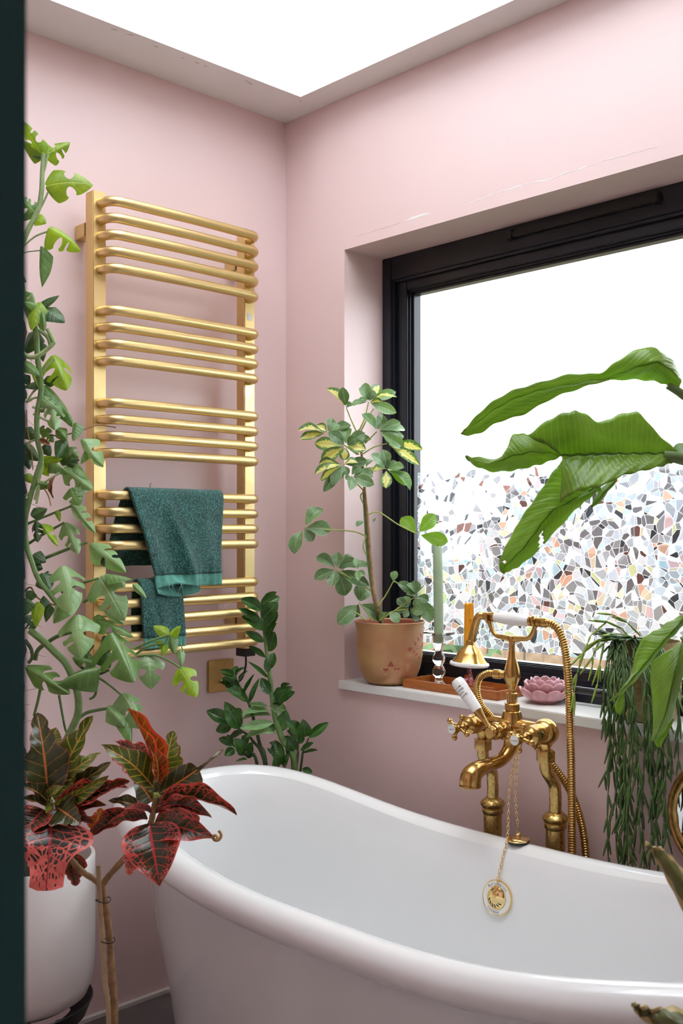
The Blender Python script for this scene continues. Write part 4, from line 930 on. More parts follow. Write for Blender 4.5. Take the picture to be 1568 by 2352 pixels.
# lobes of the split leaves: for each side the cut positions along the midrib, and how wide each cut opens
SPLIT = [(((.30, .060), (.52, .050)), ((.26, .05), (.46, .062))), (((.40, .085), (.62, .03)), ((.44, .085),)), (((.46, .065),), ((.34, .03), (.58, .06))), (((.46, .11),), ((.48, .11),)), ((), ()), (((.34, .045), (.54, .055), (.70, .035)), ((.30, .045), (.50, .055), (.67, .035)))]
def split_leaf(var, mat, seed, arch, droop, twist=0.0):
    """ovate climber leaf: a whole central strip along the midrib and separate curved lobes on either side of it"""
    key = ('split', var, mat, seed, arch, droop)
    if key in LM: return LM[key]
    q = random.Random(seed * 7 + var); m_ = MB(); m_.uv = []
    VC = .26
    def wid(u): return (.30 + .70 * min(1, u / .16) ** .7) * max(0, 1 - u ** 1.7) ** .82
    ph = [q.uniform(0, 6) for _ in range(4)]
    def pos(u, v):
        a = abs(v); w_ = wid(min(1, u)); y = u + .13 * a * a * (1 - u) - .10 * (1 - u) ** 3 * a
        z = arch * math.sin(math.pi * u) - droop * (a ** 1.6) * w_ * .55 + .018 * math.sin(7 * u + ph[0] + (2.5 if v > 0 else 0)) * a + .16 * arch * 0
        z -= .10 * max(0, u - .72) ** 1.5
        x = v * w_ * (1 - .10 * droop * a) + .02 * math.sin(3 * u + ph[1])
        return (x, y * .985, z)
    nu = 26
    for i in range(nu + 1):
        for j in range(-2, 3): v = j / 2 * VC; m_.v.append(pos(i / nu, v)); m_.uv.append((i / nu, v))
    for i in range(nu):
        for j in range(4): m_.f.append((i*5+j, i*5+j+1, (i+1)*5+j+1, (i+1)*5+j))
    for s, cuts in ((1, SPLIT[var][0]), (-1, SPLIT[var][1])):
        ed = [(0, 0)] + list(cuts) + [(1.0, 0)]
        for (u0, g0), (u1, g1) in zip(ed[:-1], ed[1:]):
            nL = max(4, int((u1 - u0) * 26)); nV = 8; n0 = len(m_.v); st_ = q.uniform(-.02, .02)
            for k in range(nV + 1):
                t = k / nV; v = VC + (1 - VC) * t; op = math.sin(math.pi * min(1, t * 1.0 + .0) * .80) ** .6 if t > 0 else 0
                a0 = u0 + g0 * op; a1 = u1 - g1 * op * .9
                for l in range(nL + 1):
                    f = l / nL; vv = v
                    if t > .7: vv = v - (1 - VC) * (t - .7) * (.55 * (2 * f - 1) ** 4 if (g0 or g1) else 0)
                    u = lerp(a0, a1, f); P = pos(u, s * vv); m_.v.append((P[0], P[1], P[2] + st_ * t)); m_.uv.append((u, s * vv))
            for k in range(nV):
                for l in range(nL):
                    a_ = n0 + k * (nL + 1) + l; qd = (a_, a_ + 1, a_ + nL + 2, a_ + nL + 1); m_.f.append(qd if s < 0 else qd[::-1])
    me = m_.mesh('leaf', M[mat], True, 0, 0); LM[key] = me; return me
lr = random.Random(11)
def place_leaf(parent, me, b, t, width, roll=0.0, name='leaf', lean=.45, face=None):
    """a leaf from base point b to tip t; its blade turns towards the room and the light"""
    b = V(b); t = V(t); ax = t - b; L = ax.length; y = ax / L
    n0 = face if face is not None else ((CAM - b).normalized() * .8 + V((0, 0, lean)))
    n = n0 - y * n0.dot(y); n = n.normalized() if n.length > 1e-3 else y.orthogonal().normalized()
    n = Matrix.Rotation(roll, 3, y) @ n; x = y.cross(n)
    Mx = Matrix.Translation(b) @ Matrix((x, y, n)).transposed().to_4x4() @ Matrix.Diagonal((width / 2, L, L, 1))
    return put(name, me, parent, Mx)
def stem(parent, pts, r, mat, name='stem', seg=5, taper=.75, n=8):
    P = smooth_path(pts, seg); rr = [lerp(r, r * taper, i / (len(P) - 1)) for i in range(len(P))]
    return MB().tube(P, rr, n).build(name, M[mat], parent)

# ------------------------------------------------------------------ climber on a moss pole, left
def ZB_(x, y): return 40 + x / 3.5636, 1150 + y / 3.5636
def ZA_(x, y): return 40 + x / 4.354, 620 + y / 4.354
def ZT_(x, y): return x / 2.45, 220 + y / 2.45
PC = V((.276, -.939, 0)); PR = .143; PZ0, PZ1 = .316, .617
mon = thing('potted_climber', (PC.x, PC.y, 0), 'tall split-leaf climbing plant on a moss pole in a white pot', 'plant')
M['pot_w'] = simple('matt_white_pot', (.72, .68, .66), .55, var=.03, scale=6)
pot = MB().lathe([(.06, PZ0), (.10, PZ0 + .004), (.128, PZ0 + .022), (.139, PZ0 + .05), (PR, PZ0 + .10), (PR, PZ1 - .004), (PR - .003, PZ1), (PR - .008, PZ1 - .002), (PR - .009, PZ1 - .03), (PR - .010, PZ1 - .07)], 56, Matrix.Translation((PC.x, PC.y, 0)), capt=False).build('pot', M['pot_w'], mon)
MB().lathe([(PR - .0095, PZ1 - .065), (.06, PZ1 - .05), (.001, PZ1 - .045)], 40, Matrix.Translation((PC.x, PC.y, 0)), capb=False).build('soil', M['soil'], mon)
st = MB().lathe([(.098, PZ0 - .034), (.126, PZ0 - .022), (.139, PZ0 + .010), (.137, PZ0 + .012), (.122, PZ0 - .006), (.096, PZ0 - .012)], 48, Matrix.Translation((PC.x, PC.y, 0)), capb=False, capt=False).build('stand_ring', M['black'], mon)
for k in range(3):
    A = 2.1 * k + .5; MB().tube([(PC.x + .085 * math.cos(A), PC.y + .085 * math.sin(A), PZ0 - .022), (PC.x + .115 * math.cos(A), PC.y + .115 * math.sin(A), 0)], .009, 12).build('stand_leg', M['black'], mon)
PQ = at(22, 1300, 2.13); mpole = MB(); q = random.Random(5); P = []; R_ = []
for i in range(60): P.append(V((PQ.x + .006 * q.uniform(-1, 1), PQ.y + .006 * q.uniform(-1, 1), lerp(PZ1 - .05, 1.70, i / 59)))); R_.append(.028 + q.uniform(-.003, .003))
mpole.tube(P, R_, 14)
mp_o = mpole.build('moss_pole', M['moss'], mon)
fib = MB()
for _ in range(160):
    z = q.uniform(PZ1, 1.70); A = q.uniform(0, 6.28); d = V((math.cos(A), math.sin(A), q.uniform(-.6, .6))); p = V((PQ.x, PQ.y, z)) + d * .026
    fib.tube([p, p + d * .012 + V((0, 0, q.uniform(-.01, .01))), p + d * q.uniform(.015, .035) + V((q.uniform(-.02, .02), q.uniform(-.02, .02), q.uniform(-.02, .01)))], .0004, 3, cap=False)
fo = fib.build('coir_fibres', M['moss'], mp_o); fo['kind'] = 'stuff'
DM = 2.12
def mvine(conv, pts, r, mat='stem_g', dep=DM, name='vine', taper=.8):
    return stem(mon, [at(*conv(x, y), dep + (d[0] if d else 0)) for x, y, *d in pts], r, mat, name, 6, taper)
mvine(ZT_, [(245, 330), (238, 430), (233, 540), (215, 640), (160, 750), (112, 870), (85, 1000)], .0048, 'stem_p', taper=1.3)
mvine(ZT_, [(270, 330), (255, 400), (235, 470)], .0024, 'stem_p', name='petiole'); mvine(ZT_, [(285, 505), (245, 600), (200, 690)], .0022, 'stem_p', name='petiole')
mvine(ZT_, [(300, 755), (200, 790), (120, 860)], .0022, 'stem_p', name='petiole'); mvine(ZT_, [(230, 870), (150, 880), (118, 900)], .0012, 'stem_g', name='petiole')
mvine(ZT_, [(195, 660), (205, 690), (150, 770)], .0022, 'stem_g', name='petiole')
mvine(ZT_, [(110, 1000), (150, 1200), (200, 1320), (212, 1480), (232, 1640), (208, 1800), (212, 1940), (232, 2040), (200, 2150), (148, 2350), (140, 2450), (150, 2530), (175, 2620)], .0062)
mvine(ZA_, [(20, 800), (90, 860), (170, 870), (250, 830), (350, 745), (358, 700), (300, 590)], .0052, 'stem_p', dep=2.08)
mvine(ZA_, [(330, 750), (300, 670), (210, 600)], .0042, 'stem_g', dep=2.08)
for p in ([(215, 1170), (150, 1230), (90, 1330)], [(100, 1320), (170, 1280), (250, 1280)], [(260, 1020), (300, 960), (370, 890)], [(150, 1370), (230, 1390), (300, 1370)], [(160, 1440), (260, 1490), (370, 1540)],
          [(30, 1760), (150, 1710), (250, 1680)], [(80, 2260), (230, 2150), (420, 2030)], [(170, 2300), (200, 2180), (260, 1950)], [(200, 2100), (250, 1940), (250, 1900)], [(190, 2340), (215, 2200), (205, 2120)]):
    mvine(ZA_, p, .0026, 'stem_p', name='petiole')
mvine(ZA_, [(250, 1680), (330, 1650), (420, 1665), (520, 1640), (640, 1605), (760, 1560), (830, 1550), (900, 1560), (985, 1575)], .0017, 'bark', dep=2.16, name='dry_twig'); mvine(ZA_, [(90, 1400), (100, 1600), (140, 1800), (155, 2000)], .0014, 'bark', name='dry_twig')
mvine(ZA_, [(270, 2190), (310, 2260), (335, 2360)], .0016, 'bark', name='dry_twig')
mvine(ZB_, [(60, -20), (62, 180), (65, 340), (110, 480), (170, 640), (260, 760), (330, 850)], .0062)
for p, r in (([(80, 190), (250, 120), (440, 45)], .0028), ([(70, 365), (220, 270), (385, 180)], .0032), ([(140, 505), (300, 440), (470, 375), (570, 340)], .0038), ([(170, 660), (210, 610), (255, 580)], .0028), ([(360, 750), (480, 690), (665, 635)], .0032), ([(540, 830), (640, 770), (740, 705)], .0032),
             ([(955, 1215), (1090, 1150), (1245, 1100)], .0030), ([(970, 1255), (1080, 1190), (1205, 1168)], .0026), ([(980, 1275), (1120, 1265), (1230, 1305), (1335, 1370)], .0026), ([(1240, 1105), (1210, 1160), (1150, 1185)], .0016), ([(1330, 1165), (1345, 1200), (1350, 1240)], .0014),
             ([(650, 1440), (740, 1500), (845, 1585)], .0026), ([(465, 1810), (560, 1740), (650, 1715), (745, 1700)], .0040), ([(190, 1530), (165, 1650), (135, 1760)], .0034), ([(340, 1590), (370, 1760), (395, 1880), (425, 1925)], .0028), ([(625, 1460), (645, 1540), (630, 1600), (590, 1625)], .0032),
             ([(145, 1305), (170, 1220), (260, 1150), (340, 1105), (450, 1075)], .0048), ([(60, 740), (110, 710), (160, 790), (260, 840), (370, 870)], .0022)):
    mvine(ZB_, p, r, 'bark' if p[0] == (60, 740) else 'stem_g', dep=DM + .06, name='petiole')
mvine(ZB_, [(100, 1060), (200, 1140), (300, 1235), (400, 1340), (470, 1500), (500, 1640), (490, 1760), (440, 1880), (400, 1960), (330, 2080)], .0072, 'stem_g', dep=2.10, taper=1.1)
mvine(ZB_, [(60, 1140), (110, 1210), (120, 1280), (90, 1330)], .0042, 'stem_d', dep=2.1)
mvine(ZB_, [(620, 1180), (560, 1260), (500, 1340), (640, 1420), (750, 1385)], .0034, 'stem_d', dep=2.2, name='petiole')
#      base, tip, width, variant, colour, depth of base / tip relative, roll
ML = [(ZB_, [
 ((372, 540), (450, 945), 300, 0, 'pale', .02, -.02, 0), ((482, 940), (520, 1300), 320, 1, 'pale', .0, -.03, .1), ((765, 1085), (962, 1490), 350, 0, 'mid', .02, -.03, -.1),
 ((668, 632), (885, 985), 300, 1, 'pale', .06, .03, .1), ((600, 355), (890, 590), 190, 2, 'pale', .08, .06, .2), ((390, 182), (505, 440), 160, 1, 'pale', .06, .04, .1), ((440, 30), (640, 268), 120, 2, 'pale', .06, .06, .35),
 ((660, 1372), (318, 1510), 215, 4, 'mid', .0, -.04, .15), ((640, 1330), (445, 1285), 150, 1, 'mid', .05, .03, .0), ((75, 1360), (438, 1585), 190, 2, 'mid', -.02, -.04, .3),
 ((1072, 1272), (1090, 1550), 240, 3, 'pale', .06, .04, -.1), ((1332, 1368), (1470, 1612), 200, 1, 'lime', .08, .06, .1), ((862, 1580), (1030, 1872), 270, 2, 'pale', .0, -.02, -.1), ((742, 1682), (872, 1850), 170, 4, 'pale', .0, -.03, .2), ((905, 1780), (930, 1998), 140, 4, 'mid', -.01, -.04, -.5),
 ((1240, 1098), (1108, 1020), 110, 4, 'lime', .1, .1, .1), ((1248, 1098), (1335, 1022), 90, 4, 'lime', .1, .1, -.2), ((1250, 1106), (1282, 1255), 90, 4, 'mid', .1, .08, .3), ((1342, 1215), (1342, 1365), 70, 4, 'pale', .1, .08, -.2), ((1205, 1165), (1120, 1150), 70, 4, 'lime', .1, .1, .1), ((1205, 1172), (1188, 1270), 62, 4, 'lime', .1, .09, 0),
 ((165, 830), (150, 1045), 100, 4, 'lime', -.02, -.03, .3), ((200, 195), (335, 378), 80, 1, 'lime', .02, .02, .4), ((110, 120), (245, 65), 100, 4, 'dark', .0, .0, .2), ((150, 170), (165, 345), 100, 2, 'dark', .02, .01, .2), ((318, 80), (350, 175), 45, 4, 'lime', .05, .05, .2),
 ((185, 600), (270, 735), 150, 4, 'dark', .02, .0, .2), ((130, 440), (235, 505), 110, 4, 'dark', .02, .02, .1), ((120, 530), (210, 560), 90, 4, 'dark', .02, .02, .5), ((65, 800), (30, 960), 140, 4, 'dark', -.03, -.04, .1), ((265, 850), (228, 1000), 80, 4, 'dark', .0, .0, .3), ((400, 800), (290, 1008), 170, 4, 'pale', .03, .02, .1),
 ((715, 905), (872, 1018), 90, 4, 'pale', .07, .05, .5), ((655, 985), (955, 1115), 150, 1, 'mid', .05, .02, -.2), ((945, 685), (1058, 800), 60, 4, 'pale', .08, .08, .3), ((720, 600), (940, 640), 130, 4, 'mid', .05, .05, -.6), ((120, 740), (85, 830), 90, 4, 'dark', .0, .0, .1), ((210, 780), (170, 930), 60, 4, 'dark', .02, .0, .5),
 ((60, 950), (150, 1050), 130, 1, 'dark', -.02, -.02, .1), ((660, 1230), (760, 1370), 150, 4, 'dark', .08, .07, .1), ((560, 1230), (640, 1360), 120, 4, 'dark', .08, .07, -.3), ((700, 1110), (760, 1240), 110, 4, 'dark', .08, .06, .3), ((620, 960), (730, 985), 80, 4, 'mid', .06, .05, .2)]),
 (ZA_, [
 ((10, 270), (130, 232), 80, 4, 'mid', .0, .0, .1), ((165, 340), (148, 228), 80, 4, 'pale', .0, .0, .5), ((200, 345), (60, 320), 100, 4, 'mid', .0, -.02, .2), ((212, 350), (140, 592), 140, 4, 'lime', .0, -.02, .2), ((245, 400), (265, 610), 100, 4, 'mid', .0, -.02, -.2), ((262, 388), (415, 262), 70, 4, 'dark', .02, .03, .6), ((285, 402), (465, 515), 190, 4, 'dark', .02, .02, -.2),
 ((372, 885), (490, 1190), 270, 1, 'lime', .02, .0, -.1), ((275, 1120), (440, 1075), 90, 4, 'dark', .02, .02, .3), ((300, 1180), (505, 1440), 160, 4, 'mid', .02, .01, -.5), ((240, 1285), (440, 1450), 170, 2, 'pale', .0, .0, .2), ((350, 1340), (375, 1588), 170, 3, 'pale', .0, -.02, .1),
 ((40, 920), (212, 1050), 140, 4, 'mid', -.02, -.03, -.2), ((140, 1000), (245, 1240), 70, 4, 'lime', .0, .0, .5), ((212, 1110), (65, 1172), 80, 4, 'dark', .0, -.02, .2), ((70, 1060), (118, 1150), 80, 4, 'dark', .0, .0, .1), ((30, 1200), (88, 1285), 80, 4, 'mid', .0, .0, .1), ((180, 630), (80, 835), 150, 4, 'dark', .05, .05, .1), ((230, 740), (255, 912), 90, 4, 'dark', .05, .05, .3),
 ((505, 1432), (555, 1565), 110, 4, 'mid', .04, .03, -.5), ((570, 1545), (560, 1705), 120, 4, 'mid', .04, .02, .5), ((225, 1600), (345, 1610), 80, 1, 'mid', .02, .02, .2), ((395, 1590), (490, 1695), 110, 4, 'mid', .03, .02, .3), ((480, 1710), (395, 1870), 120, 4, 'dark', .03, .01, -.3), ((500, 1790), (605, 1870), 120, 3, 'mid', .04, .03, .2), ((655, 1725), (850, 1962), 170, 1, 'pale', .05, .04, .5), ((690, 1790), (635, 1935), 80, 4, 'mid', .05, .04, .3),
 ((240, 1925), (440, 1890), 90, 4, 'lime', .02, .02, .4), ((340, 1930), (505, 2030), 110, 4, 'mid', .02, .02, -.3), ((485, 2000), (745, 2190), 170, 1, 'pale', .04, .03, .2), ((605, 1960), (712, 2135), 110, 4, 'mid', .05, .04, -.5), ((640, 2080), (615, 2290), 110, 4, 'pale', .05, .03, .4), ((540, 2200), (615, 2350), 170, 2, 'mid', .03, .02, .2), ((80, 2060), (200, 2135), 70, 4, 'lime', .0, .0, .4), ((190, 2130), (345, 2165), 80, 4, 'mid', .0, .0, .2),
 ((60, 1760), (210, 1900), 130, 4, 'dark', .04, .04, .1), ((70, 1600), (200, 1700), 110, 4, 'dark', .04, .04, .2), ((80, 1840), (120, 1990), 100, 4, 'dark', .04, .04, .1), ((270, 1760), (330, 1860), 90, 4, 'dark', .03, .03, .1), ((430, 1880), (610, 1900), 110, 4, 'dark', .05, .05, .2), ((520, 1920), (600, 2000), 110, 4, 'dark', .05, .05, .2), ((270, 1620), (360, 1720), 90, 1, 'mid', .03, .03, .2), ((240, 1960), (310, 2060), 90, 4, 'lime', .03, .03, .5)]),
 (ZT_, [
 ((238, 330), (120, 143), 80, 1, 'lime', .0, -.02, -.4), ((245, 325), (125, 254), 70, 4, 'lime', .0, .0, .3), ((262, 330), (388, 265), 95, 1, 'lime', .0, .02, .1), ((245, 342), (178, 336), 30, 4, 'dark', .0, .0, .2), ((284, 505), (516, 502), 150, 3, 'lime', .0, .03, .1), ((200, 660), (105, 570), 110, 1, 'mid', .0, -.02, .0), ((203, 690), (258, 715), 60, 4, 'lime', .0, .0, .1), ((296, 752), (448, 868), 130, 1, 'lime', .0, .02, -.2), ((228, 870), (234, 1070), 62, 4, 'mid', .0, .0, .5), ((80, 1010), (145, 1045), 60, 4, 'dark', .0, .0, .0)])]
for conv, L_ in ML:
    sc_ = {ZB_: 3.5636, ZA_: 4.354, ZT_: 2.45}[conv]
    for i, (b, t, w_, var, col, d0, d1, roll) in enumerate(L_):
        B = at(*conv(*b), DM + d0); T = at(*conv(*t), DM + d1)
        me = split_leaf(5 if (var == 0 and i % 2) else var, 'mon_' + col, i % 3, (.07, .12, .04)[i % 3], (.55, .25, .8)[(i + var) % 3])
        B = B + (B - T) * (.0 if conv is ZB_ else .10); T = T + (T - B) * (.0 if conv is ZB_ else .06)
        place_leaf(mon, me, B, T, w_ / sc_ * DM / FPX * (1.24 if conv is ZB_ else 1.45), roll * 1.3)
me = leaf_mesh('ell', 'mon_dark', arch=.2, fold=.5, wave=.05, seed=9)
dl = bpy.data.meshes.new_from_object(put('tmp', me)); bpy.data.objects.remove(bpy.data.objects['tmp']); dl.materials.clear(); dl.materials.append(M['dead'])
place_leaf(mon, dl, at(*ZA_(375, 2060), DM), at(*ZA_(360, 2285), DM), .009, .4, name='dry_leaf'); place_leaf(mon, dl, at(*ZA_(215, 1700), DM), at(*ZA_(330, 1745), DM), .012, .4, name='dry_leaf')
# ------------------------------------------------------------------ zz plant in the corner behind the bath
def ZZ_(x, y): return 440 + x / 4.612, 1340 + y / 4.612
zb_ = V((.125, -.125, 0))
zz = thing('potted_zz_plant', zb_, 'dark glossy zz plant with paired leaflets in the corner behind the bath', 'plant')
M['pot_d'] = simple('charcoal_pot', (.03, .03, .032), .5)
MB().lathe([(.070, 0), (.078, .01), (.090, .30), (.095, .335), (.088, .336), (.084, .30)], 36, Matrix.Translation(zb_), capt=False).build('pot', M['pot_d'], zz)
MB().lathe([(.085, .300), (.001, .306)], 30, Matrix.Translation(zb_), capb=False).build('soil', M['soil'], zz)
DZ_ = 2.64
root = zb_ + V((0, 0, .30))
def zst(pts, r, mat='stem_g', dep=DZ_, d2=None):
    P = [at(*ZZ_(x, y), dep + .0) for x, y in pts]
    return stem(zz, [root + V((.02, -.02, 0))] + P, r, mat, 'stem', 6, .45, 10)
zst([(1090, 1990), (960, 1650), (885, 1420), (850, 1180), (820, 920), (770, 500), (728, 200)], .0095)
zst([(790, 1950), (720, 1700), (610, 1280), (505, 1090), (440, 955)], .0060, 'stem_d')
zst([(790, 1990), (640, 1660), (520, 1555), (410, 1480)], .0048, 'stem_d'); zst([(700, 1940), (600, 1840), (520, 1770), (440, 1715)], .0048, 'stem_d')
zst([(1105, 1985), (1125, 1760), (1132, 1590)], .0046, 'stem_d'); zst([(1150, 1985), (1175, 1800), (1240, 1640)], .0040, 'stem_d')
ZL = [((740,290),(515,165),130,'d'),((740,400),(490,265),110,'d'),((755,500),(525,345),120,'d'),((765,620),(565,510),90,'d'),((780,790),(600,665),70,'d'),((805,1000),(595,825),45,'d'),((830,1180),(735,1000),110,'d'),
 ((735,220),(900,90),100,'d'),((740,250),(930,140),110,'d'),((755,380),(915,200),165,'d'),((775,470),(918,310),165,'d'),((785,520),(920,330),150,'d'),((800,590),(900,420),130,'d'),((815,720),(880,510),150,'d'),((830,910),(872,730),100,'d'),((810,950),(780,800),70,'d'),
 ((840,1270),(1095,1150),130,'d'),((900,1290),(1065,1090),150,'d'),((820,1300),(1005,1350),115,'p'),((940,1570),(1000,1340),140,'d'),((950,1140),(1045,1065),70,'d'),((860,1200),(1000,1120),90,'d'),
 ((805,1305),(595,1280),60,'p'),((820,1350),(525,1390),95,'p'),((845,1400),(535,1440),85,'p'),((865,1475),(505,1530),100,'p'),((895,1590),(565,1640),120,'p'),
 ((480,1010),(305,945),120,'d'),((500,1100),(318,1000),130,'d'),((590,1250),(362,1120),140,'d'),((450,970),(300,915),60,'d'),((440,960),(485,875),70,'d'),((470,1000),(570,890),40,'d'),((500,1060),(600,925),38,'d'),((550,1160),(665,955),40,'d'),((615,1260),(720,1000),55,'d'),
 ((405,1480),(155,1350),140,'d'),((430,1490),(255,1565),120,'p2'),((505,1540),(350,1250),160,'d'),((540,1390),(430,1340),80,'d'),((560,1570),(388,1650),90,'p2'),
 ((450,1720),(285,1640),90,'d'),((450,1750),(348,1830),95,'d'),((560,1815),(480,1750),100,'d'),((550,1825),(680,1850),85,'d'),((560,1800),(450,1640),130,'d'),((600,1790),(640,1680),100,'d'),((590,1868),(460,1890),32,'d'),((420,1700),(380,1600),80,'d'),((540,1700),(600,1600),100,'d'),
 ((1130,1590),(1000,1450),130,'d'),((1130,1650),(1008,1560),110,'d'),((1120,1765),(978,1615),120,'d'),((1205,1625),(1180,1435),150,'d'),((1240,1635),(1450,1472),95,'d'),((1150,1765),(1292,1690),85,'d'),((1170,1800),(1335,1768),36,'d'),((1140,1630),(1250,1590),60,'d'),((1140,1700),(1180,1580),70,'d'),
 ((900,1960),(870,1830),160,'d'),((960,1900),(880,1660),140,'d'),((880,1815),(798,1745),45,'d'),((1280,2010),(1170,1965),70,'d'),((1040,1830),(1010,1650),90,'d'),((900,1700),(820,1690),40,'d'),((980,1960),(1040,1800),110,'d'),((880,1560),(820,1500),80,'d')]
for i, (b, t, w_, c) in enumerate(ZL):
    me = leaf_mesh('ell', 'zz_pale' if c == 'p' else 'zz', arch=(.07, -.05, .10)[i % 3], fold=(.35, .18)[i % 2], wave=.01, seed=i % 5, nu=14, nv=4)
    q = lr.uniform(-.35, .35); place_leaf(zz, me, at(*ZZ_(*b), DZ_ - .004), at(*ZZ_(*t), DZ_ + lr.uniform(-.05, .02)), w_ / 4.612 * DZ_ / FPX * 1.05, q)

# ------------------------------------------------------------------ umbrella plant in the terracotta pot
def S_(x, y): return 620 + x / 2.939, 840 + y / 2.939
ux, uy = .358, .050
um = thing('potted_umbrella_plant', (ux, uy, SZ), 'variegated umbrella plant in a rounded terracotta-gold pot on the sill', 'plant')
def pot_material():
    m, nt, b = new_mat('gold_dusted_terracotta'); tx = N(nt, 'ShaderNodeTexCoord'); n = N(nt, 'ShaderNodeTexNoise', Scale=7.0, Detail=3.0); nt.links.new(tx.outputs['Object'], n.inputs['Vector'])
    r = ramp(nt, [(.30, (.38, .175, .10)), (.50, (.47, .24, .12)), (.68, (.54, .33, .13))]); nt.links.new(n.outputs['Fac'], r.inputs['Fac']); nt.links.new(r.outputs['Color'], b.inputs['Base Color'])
    b.inputs['Roughness'].default_value = .38; b.inputs['Metallic'].default_value = .35
    n2 = N(nt, 'ShaderNodeTexNoise', Scale=700.0); nt.links.new(tx.outputs['Object'], n2.inputs['Vector']); bp = N(nt, 'ShaderNodeBump', Strength=.15, Distance=.0006); nt.links.new(n2.outputs['Fac'], bp.inputs['Height']); nt.links.new(bp.outputs['Normal'], b.inputs['Normal']); return m
M['terra'] = pot_material(); M['terra_in'] = simple('red_terracotta', (.36, .085, .045), .6, var=.1)
UP_ = [(.048, SZ), (.058, SZ + .003), (.070, SZ + .015), (.080, SZ + .040), (.0865, SZ + .075), (.0880, SZ + .110), (.0875, SZ + .140), (.0905, SZ + .156), (.0930, SZ + .162)]
pot_u = MB().lathe(UP_ + [(.0915, SZ + .1635), (.0885, SZ + .160)], 64, Matrix.Translation((ux, uy, 0)), capt=False).build('pot', M['terra'], um)
MB().lathe([(.0884, SZ + .160), (.0845, SZ + .146), (.0835, SZ + .120)], 48, Matrix.Translation((ux, uy, 0)), capb=False, capt=False).build('pot_lining', M['terra_in'], um)
MB().lathe([(.0836, SZ + .122), (.001, SZ + .128)], 36, Matrix.Translation((ux, uy, 0)), capb=False).build('soil', M['soil'], um)
def pot_r(z):
    for (r0, z0), (r1, z1) in zip(UP_[:-1], UP_[1:]):
        if z0 <= z <= z1: return lerp(r0, r1, (z - z0) / (z1 - z0))
    return .09
va = math.atan2(CAM.y - uy, CAM.x - ux)        # the side that faces the room
def PO_(px, py):      # crop pixel -> angle and height on the pot
    x = 800 + px / 7.84; y = 1400 + py / 7.84; z = CAM.z - (y - HY) * 2.66 / FPX; r = pot_r(z)
    s = max(-.98, min(.98, (x - 893) * 2.70 / FPX / r)); return va + math.asin(s), z
def decal(poly, lift=.0006, mat='terra_in', name='motif'):
    m_ = MB(); pts = [PO_(*p) for p in poly]; vs = []
    for l in (0.0, lift): vs += [(ux + (pot_r(z) + l) * math.cos(a), uy + (pot_r(z) + l) * math.sin(a), z) for a, z in pts]
    n = len(poly); m_.add(vs, [tuple(range(n, 2*n))] + [(i, (i+1) % n, n + (i+1) % n, n + i) for i in range(n)]); return m_.build(name, M[mat], pot_u, False)
M['motif_line'] = simple('pale_gold_line', (.62, .42, .14), .4, metal=.3)
decal([(750, 905), (815, 1015), (690, 1015)]); decal([(605, 1048), (722, 1050), (662, 1140)]); decal([(795, 1040), (920, 1042), (855, 1145)])
for a_, b_ in (((580, 1036), (740, 1045)), ((740, 1045), (662, 1165)), ((662, 1165), (580, 1036))):
    d_ = V((b_[0] - a_[0], b_[1] - a_[1], 0)).normalized(); n_ = V((-d_.y, d_.x, 0)) * 4
    decal([(a_[0] + n_.x, a_[1] + n_.y), (b_[0] + n_.x, b_[1] + n_.y), (b_[0] - n_.x, b_[1] - n_.y), (a_[0] - n_.x, a_[1] - n_.y)], .0008, 'motif_line', 'motif_line')
decal([(1045, 708), (1088, 668), (1135, 705), (1095, 752)])
for tri in ([(1155, 570), (1215, 610), (1185, 650)], [(1222, 505), (1265, 545), (1240, 585)], [(1270, 440), (1310, 490), (1290, 520)], [(1155, 735), (1182, 755), (1142, 802)], [(1200, 790), (1232, 815), (1182, 852)], [(1250, 850), (1280, 880), (1228, 912)], [(1290, 895), (1310, 910), (1270, 950)]): decal(tri)
decal([(1200, 665), (1345, 485), (1330, 560), (1255, 675)]); decal([(1205, 715), (1255, 710), (1335, 800), (1330, 905)]); decal([(1275, 690), (1330, 620), (1345, 670), (1305, 720)])
US = 2.66
def ust(pts, r, mat='stem_y', name='petiole', dep=US, taper=.7, d1=0):
    n = len(pts); return stem(um, [at(*S_(x, y), dep + d1 * i / (n - 1)) for i, (x, y) in enumerate(pts)], r, mat, name, 6, taper)
sb = V((ux - .02, uy, SZ + .125))
stem(um, [sb] + [at(*S_(x, y), US) for x, y in ((712, 1600), (690, 1420), (672, 1230), (655, 1000), (640, 850), (622, 640), (605, 470), (600, 430))], .0052, 'bark', 'trunk', 6, .55, 10)
stem(um, [sb + V((.004, .004, 0))] + [at(*S_(x, y), US + .006) for x, y in ((705, 1580), (668, 1350), (650, 1150), (638, 950), (632, 840))], .0046, 'stem_g', 'trunk', 6, .8, 10)
